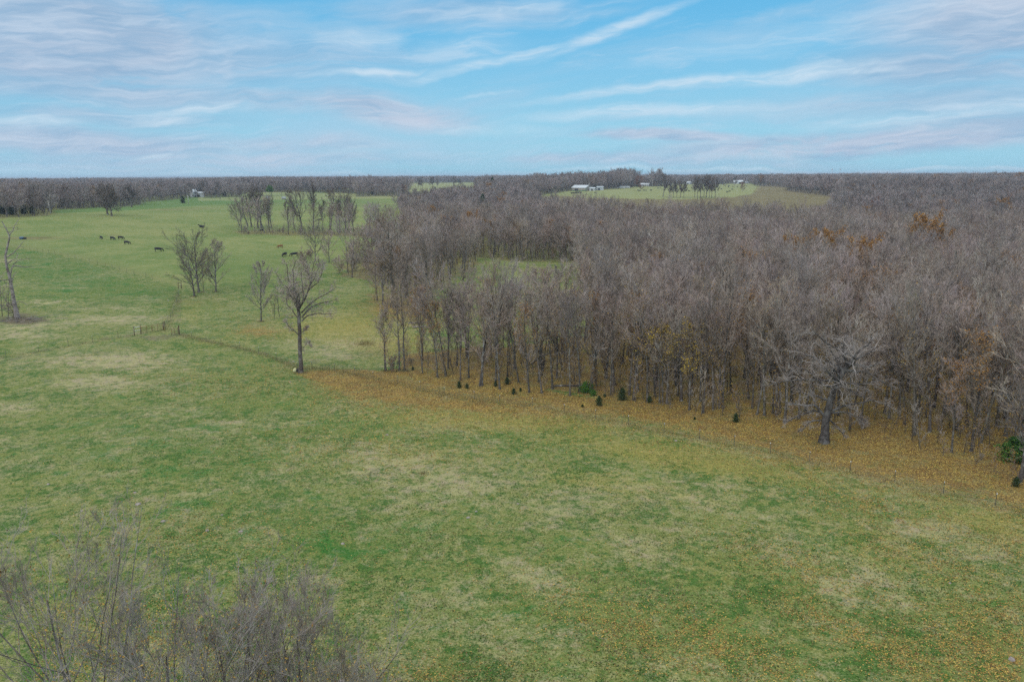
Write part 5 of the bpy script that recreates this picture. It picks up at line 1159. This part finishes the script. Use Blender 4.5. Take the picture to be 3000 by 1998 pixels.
# ------------------------------------------------------------------ small things in the grass
M_BLUE = noisy('blue_plastic', (.03, .07, .14, 1), (.06, .13, .22, 1), 3, .4, .5)
x, y, z = hit(64, 701)
r = empty('stock_tank', (x, y, z), 0, 1, 'round blue and black stock tank on a strip of bare mud', 'stock tank')
MB().tube([(0, 0, 0), (0, 0, .8), (0, 0, .95)], [.85, .9, .7], 20).build('tank', M_BLUE, r, True); MB().tube([(1.1, .3, 0), (1.1, .3, .7)], [.6, .62], 16).build('trough', M_DARK, r, True)
x, y, z = hit(60, 941)
r = empty('brush_pile', (x, y, z), 0, 1, 'heap of broken grey branches around the foot of the dead tree', 'brush pile')
gb_ = np.random.default_rng(77)
for k in range(34):
    L = gb_.uniform(1.2, 4.5); cx_, cy_ = gb_.normal(0, 2.6) + .6, gb_.normal(0, 1.6); a_ = gb_.uniform(-.7, .7) + (math.pi if k % 2 else 0); h0 = gb_.uniform(.05, .6)
    MB().tube([(cx_, cy_, h0), (cx_ + L * .5 * math.cos(a_), cy_ + L * .5 * math.sin(a_), h0 + gb_.uniform(-.05, .25)), (cx_ + L * math.cos(a_), cy_ + L * math.sin(a_), max(.03, h0 + gb_.normal(0, .3)))], [.035 + gb_.random() * .07, .04, .015], 6).build('branch', M_DEAD if k % 3 else M_BARKD, r, True)
for k, (px, py, sc, lb) in enumerate([(6, 928, 1.9, 'leafless many-stemmed shrub at the left border behind the brush pile'), (24, 930, 1.7, 'leafless shrub just left of the dead tree'), (40, 931, 1.3, 'low leafless shrub touching the trunk of the dead tree'), (-15, 926, 1.9, 'leafless shrub cut by the left border')]):
    at_px(px, py, 'sapling_bare' if k != 2 else 'thicket', lb, 'shrub', sc if k != 2 else .9, k, 'shrubs around the dead tree', 'shrub')
# sack by the oak
g = np.random.default_rng(5); x, y, z = hit(866, 1090)
r = empty('feed_sack', (x, y, z), 0, 1, 'crumpled pale yellow sack leaning at the foot of the fence-line oak', 'sack')
MB().tube([(-.1, 0, 0), (-.12, 0, .25), (-.06, 0, .5), (0, 0, .7)], [.30, .36, .30, .12], 10).build('sack', noisy('pale_sacking', (.45, .42, .20, 1), (.62, .60, .35, 1), 5), r, True)
MB().tube([(.3, 0, 0), (.3, 0, .55)], [.18, .2], 10).build('bucket', M_DARK, r, True)
M_STONE = noisy('pinkish_stone', (.22, .185, .165, 1), (.34, .30, .275, 1), 6, .9, .2)
ST = [(405, 1477, .32), (395, 1443, .2), (240, 1497, .18), (142, 1418, .2), (478, 1527, .26), (607, 1554, .22), (1134, 1274, .22), (705, 1557, .22), (650, 1508, .16), (1004, 1592, .2), (1372, 1516, .22), (1395, 1498, .16), (1517, 1475, .16), (2783, 1708, .14), (2965, 1932, .3), (850, 1120, .2), (1518, 1358, .14), (1000, 1996, .3), (860, 1060, .25), (493, 881, .25), (1980, 1291, .25)]
for k, (px, py, s) in enumerate(ST):
    x, y, z = hit(px, py); gs = np.random.default_rng(400 + k); a_ = np.linspace(0, 2 * np.pi, 9)[:-1]
    ring = lambda rr, zz: [(rr * math.cos(t) * gs.uniform(.8, 1.2), rr * math.sin(t) * gs.uniform(.6, 1.0), zz * gs.uniform(.8, 1.2)) for t in a_]
    V = ring(s, .0) + ring(s * .92, s * .35) + ring(s * .45, s * .6) + [(0, 0, s * .62)]
    Fq = [(i + k2 * 8, (i + 1) % 8 + k2 * 8, (i + 1) % 8 + 8 + k2 * 8, i + 8 + k2 * 8) for k2 in range(2) for i in range(8)]
    o = MB().add(V, Fq, [(16 + i, 16 + (i + 1) % 8, 24) for i in range(8)]).build('stone', M_STONE, None, True, (x, y, z - .03)); o.rotation_euler = (0, 0, k)
    tag(o, 'small pale pinkish stone lying in the open grass', 'stone', 'pale stones scattered in the grass')
for k, (px, py, L, a_, lb) in enumerate([(1225, 948, 4.5, .1, 'pale fallen log on leaves behind the first slim trunks'), (1235, 960, 4.0, .0, 'second pale fallen log just below the first one'), (1690, 1133, 7.5, .1, 'dark fallen trunk lying behind the large round cedar'), (1590, 1063, 5.5, .7, 'dark broken trunk leaning low between front trunks')]):
    x, y, z = hit(px, py)
    r = empty('fallen_log', (x, y, z + .15), a_ - math.atan2(x, y), 1, lb, 'fallen log', 'fallen logs in the wood')
    MB().tube([(-L / 2, 0, 0), (-L / 6, .1, .05 + (.8 if k == 3 else 0)), (L / 4, -.1, .1 + (1.4 if k == 3 else 0)), (L / 2, 0, (2.0 if k == 3 else .05))], [.17, .16, .12, .06], 8).build('trunk', M_DEAD if k < 2 else M_BARKD, r, True)
    MB().tube([(L / 6, 0, .1 + (1.0 if k == 3 else 0)), (L / 4, .6, .6 + (1.0 if k == 3 else 0)), (L / 3, 1.0, .9 + (1.0 if k == 3 else 0))], [.06, .04, .02], 6).build('limb', M_DEAD if k < 2 else M_BARKD, r, True)

# fallen leaves and rough grass as countless stuff
gl = np.random.default_rng(55)
def litter_at(X, Y, Z):
    px, py, _ = project(X, Y, Z)
    v = np.maximum(el(px, py, LIT), inpoly(px, py, LIT_POLY) * .9)
    dl_ = dist_line(px, py, [(930, 1120), (1050, 1160), (1250, 1190), (1500, 1205), (1800, 1215), (2000, 1245), (2200, 1300), (2350, 1345), (2500, 1372), (2700, 1405), (2900, 1450), (3300, 1560)])
    return np.maximum(v, .8 * np.exp(-dl_ / 45) * (py > 1090) * (px > 900))
n = 900000
rr_ = 33 / np.tan(np.radians(gl.uniform(9.2, 37, n))); aa_ = gl.uniform(R(-34), R(35.5), n)
X, Y = np.sin(aa_) * rr_, np.cos(aa_) * rr_
clump = .5 + .5 * np.sin(X * 1.7 + 2 * np.sin(Y * .9)) * np.sin(Y * 1.3 + 2 * np.sin(X * .7))
Z0 = np.zeros(n)
wv = litter_at(X, Y, Z0)
k_ = gl.random(n) < np.clip(wv ** .8 * (.22 + 1.0 * clump) + .016, 0, 1) * np.clip(rr_ / 60, .5, 1.0)
X, Y = X[k_], Y[k_]; Z = terr(X, Y)
n = len(X)
a1 = nrm(np.stack([gl.normal(0, 1, n), gl.normal(0, 1, n), gl.normal(0, .35, n)], -1)); b1 = nrm(np.cross(a1, np.stack([gl.normal(0, .3, n), gl.normal(0, .3, n), np.ones(n)], -1)))
s = (gl.uniform(.034, .078, n) * np.clip(np.hypot(X, Y) / 80, 1, 1.5))[:, None]; c = np.stack([X, Y, Z + .03 + gl.random(n) * .05], -1)
V = np.stack([c - a1 * s, c - b1 * s * .7, c + a1 * s, c + b1 * s * .7], 1).reshape(-1, 3)
rnd = np.repeat(gl.random(n), 4)
tag(put('fallen_leaves', fast_mesh('fallen_leaves', V, np.arange(4 * n).reshape(n, 4), M_LITTER, False, {'rnd': ('POINT', np.stack([rnd] * 3 + [np.ones(4 * n)], -1))})), 'fallen orange and yellow leaves scattered over the grass', kind='stuff')
M_ROUGH = leafmat('rough_grass_colours', [(.10, .085, .035), (.24, .20, .08), (.36, .30, .15), (.17, .17, .05), (.26, .18, .10)])
def rough(px, py, spread, cnt, h):
    P_ = [hit(a_, b_)[:2] for a_, b_ in zip(px, py)]
    out = []
    for (x0, y0), (x1, y1) in zip(P_[:-1], P_[1:]):
        L = math.hypot(x1 - x0, y1 - y0); m_ = int(L * cnt); t = gl.random(m_)
        out.append(np.stack([x0 + (x1 - x0) * t + gl.normal(0, spread, m_), y0 + (y1 - y0) * t + gl.normal(0, spread, m_), np.full(m_, h)], -1))
    return np.concatenate(out)
fm = FENCE_MAIN[9:]
B = np.concatenate([rough([p[0] for p in fm], [p[1] for p in fm], .7, 80, .34), rough([480, 500, 512, 523], [975, 930, 900, 850], .7, 60, .26), rough([870, 960, 1100], [1088, 1078, 1100], 1.6, 90, .5), rough([p[0] for p in FENCE_MAIN[:7]], [p[1] for p in FENCE_MAIN[:7]], .5, 30, .3),
                    rough([535, 620, 690], [895, 880, 890], 4, 60, .4), rough([1000, 1060, 1120], [1010, 1000, 1040], 4, 60, .35), rough([1230, 1246], [1387, 1388], .25, 160, .4), rough([1060, 1080], [1006, 1010], 1.0, 300, .6)])
ring = []  # grass rings added around trunk feet to stand in for contact shading
for (px, py, r_) in [(880, 1092, 1.1), (2413, 1297, 1.3), (583, 857, 1.2), (570, 869, .9), (632, 855, .9), (765, 942, .8), (52, 934, 1.2), (1131, 1087, .8), (1170, 1087, .7), (1186, 1087, .7)]:
    x, y, z = hit(px, py); m_ = 260; a_ = gl.random(m_) * 6.283; q_ = r_ * (.35 + .8 * gl.random(m_)); ring.append(np.stack([x + q_ * np.cos(a_), y + q_ * np.sin(a_), np.full(m_, .32)], -1))
for (px, py) in EDGE:
    x, y, z = hit(px, py); m_ = 50; a_ = gl.random(m_) * 6.283; q_ = .9 * gl.random(m_); ring.append(np.stack([x + q_ * np.cos(a_), y + q_ * np.sin(a_), np.full(m_, .26)], -1))
B = np.concatenate([B] + ring)
X, Y, h_ = B.T; Z = terr(X, Y); n = len(X)
d1 = nrm(np.stack([gl.normal(0, .35, n), gl.normal(0, .35, n), np.ones(n)], -1)); sd_ = nrm(np.stack([gl.normal(0, 1, n), gl.normal(0, 1, n), np.zeros(n)], -1))
hh = (h_ * gl.uniform(.4, 1.3, n))[:, None]; c = np.stack([X, Y, Z - .02], -1)
V = np.stack([c - sd_ * .022, c + sd_ * .022, c + d1 * hh], 1).reshape(-1, 3); rnd = np.repeat(gl.random(n), 3)
tag(put('rough_grass', fast_mesh('rough_grass', V, np.arange(3 * n).reshape(n, 3), M_ROUGH, False, {'rnd': ('POINT', np.stack([rnd] * 3 + [np.ones(3 * n)], -1))})), 'uncut dry grass along the fences, with rings added as contact shade at trunks', kind='stuff')

M_TUFT = leafmat('tuft_colours', [(.03, .07, .016), (.075, .16, .03), (.06, .10, .03), (.20, .21, .07), (.32, .29, .13), (.14, .11, .06)])
n = 120000
rr_ = 33 / np.tan(np.radians(gl.uniform(9.5, 37, n))); aa_ = gl.uniform(R(-34), R(35.5), n); X, Y = np.sin(aa_) * rr_, np.cos(aa_) * rr_
cl = np.sin(X * .43 + 2 * np.sin(Y * .21)) * np.sin(Y * .37 + 2 * np.sin(X * .17)) + .6 * np.sin(X * 1.9 + Y) * np.sin(Y * 1.6 - X * .7)
k_ = (gl.random(n) < .35 + .5 * cl) & (litter_at(X, Y, np.zeros(n)) < .55); X, Y, cl = X[k_], Y[k_], cl[k_]; Z = terr(X, Y); n = len(X)
base_t = np.clip(.5 + .35 * np.sin(X * .11 + 1) * np.sin(Y * .13) + gl.normal(0, .22, n), 0, 1)
hh0 = gl.uniform(.05, .13, n) * np.where(gl.random(n) < .03, 2.2, 1.0)
VV = []; RRD = []
for j in range(4):
    a_ = gl.random(n) * 6.283; d_ = np.stack([np.cos(a_) * .6, np.sin(a_) * .6, np.ones(n)], -1); sd_ = np.stack([-np.sin(a_), np.cos(a_), np.zeros(n)], -1) * (.030 * (.6 + gl.random(n)))[:, None]
    c = np.stack([X, Y, Z - .01], -1)
    VV.append(np.stack([c - sd_, c + sd_, c + d_ * hh0[:, None]], 1)); RRD.append(np.repeat(np.clip(base_t + gl.normal(0, .08, n), 0, 1), 3))
V = np.concatenate([v.reshape(-1, 3) for v in VV]); rnd = np.concatenate(RRD)
tag(put('grass_tufts', fast_mesh('grass_tufts', V, np.arange(len(V)).reshape(-1, 3), M_TUFT, False, {'rnd': ('POINT', np.stack([rnd] * 3 + [np.ones(len(V))], -1))})), 'short green and straw coloured grass tufts', kind='stuff')

# ------------------------------------------------------------------ air
HZ = 10900.0
hb = MB().box((0, 0, 20), (2 * HZ, 2 * HZ, 64)).build('haze', None)
hm = bpy.data.materials.new('haze'); hm.use_nodes = True; hn = N(hm.node_tree); hn.n.clear()
pv = hn.n.new('ShaderNodeVolumePrincipled'); pv.inputs['Color'].default_value = (.72, .84, 1.0, 1); pv.inputs['Density'].default_value = 1.3e-4; pv.inputs['Anisotropy'].default_value = .2
ho = hn.n.new('ShaderNodeOutputMaterial'); hn.l.new(pv.outputs[0], ho.inputs['Volume'])
hm.cycles.homogeneous_volume = True
hb.data.materials.clear(); hb.data.materials.append(hm); tag(hb, kind='stuff')
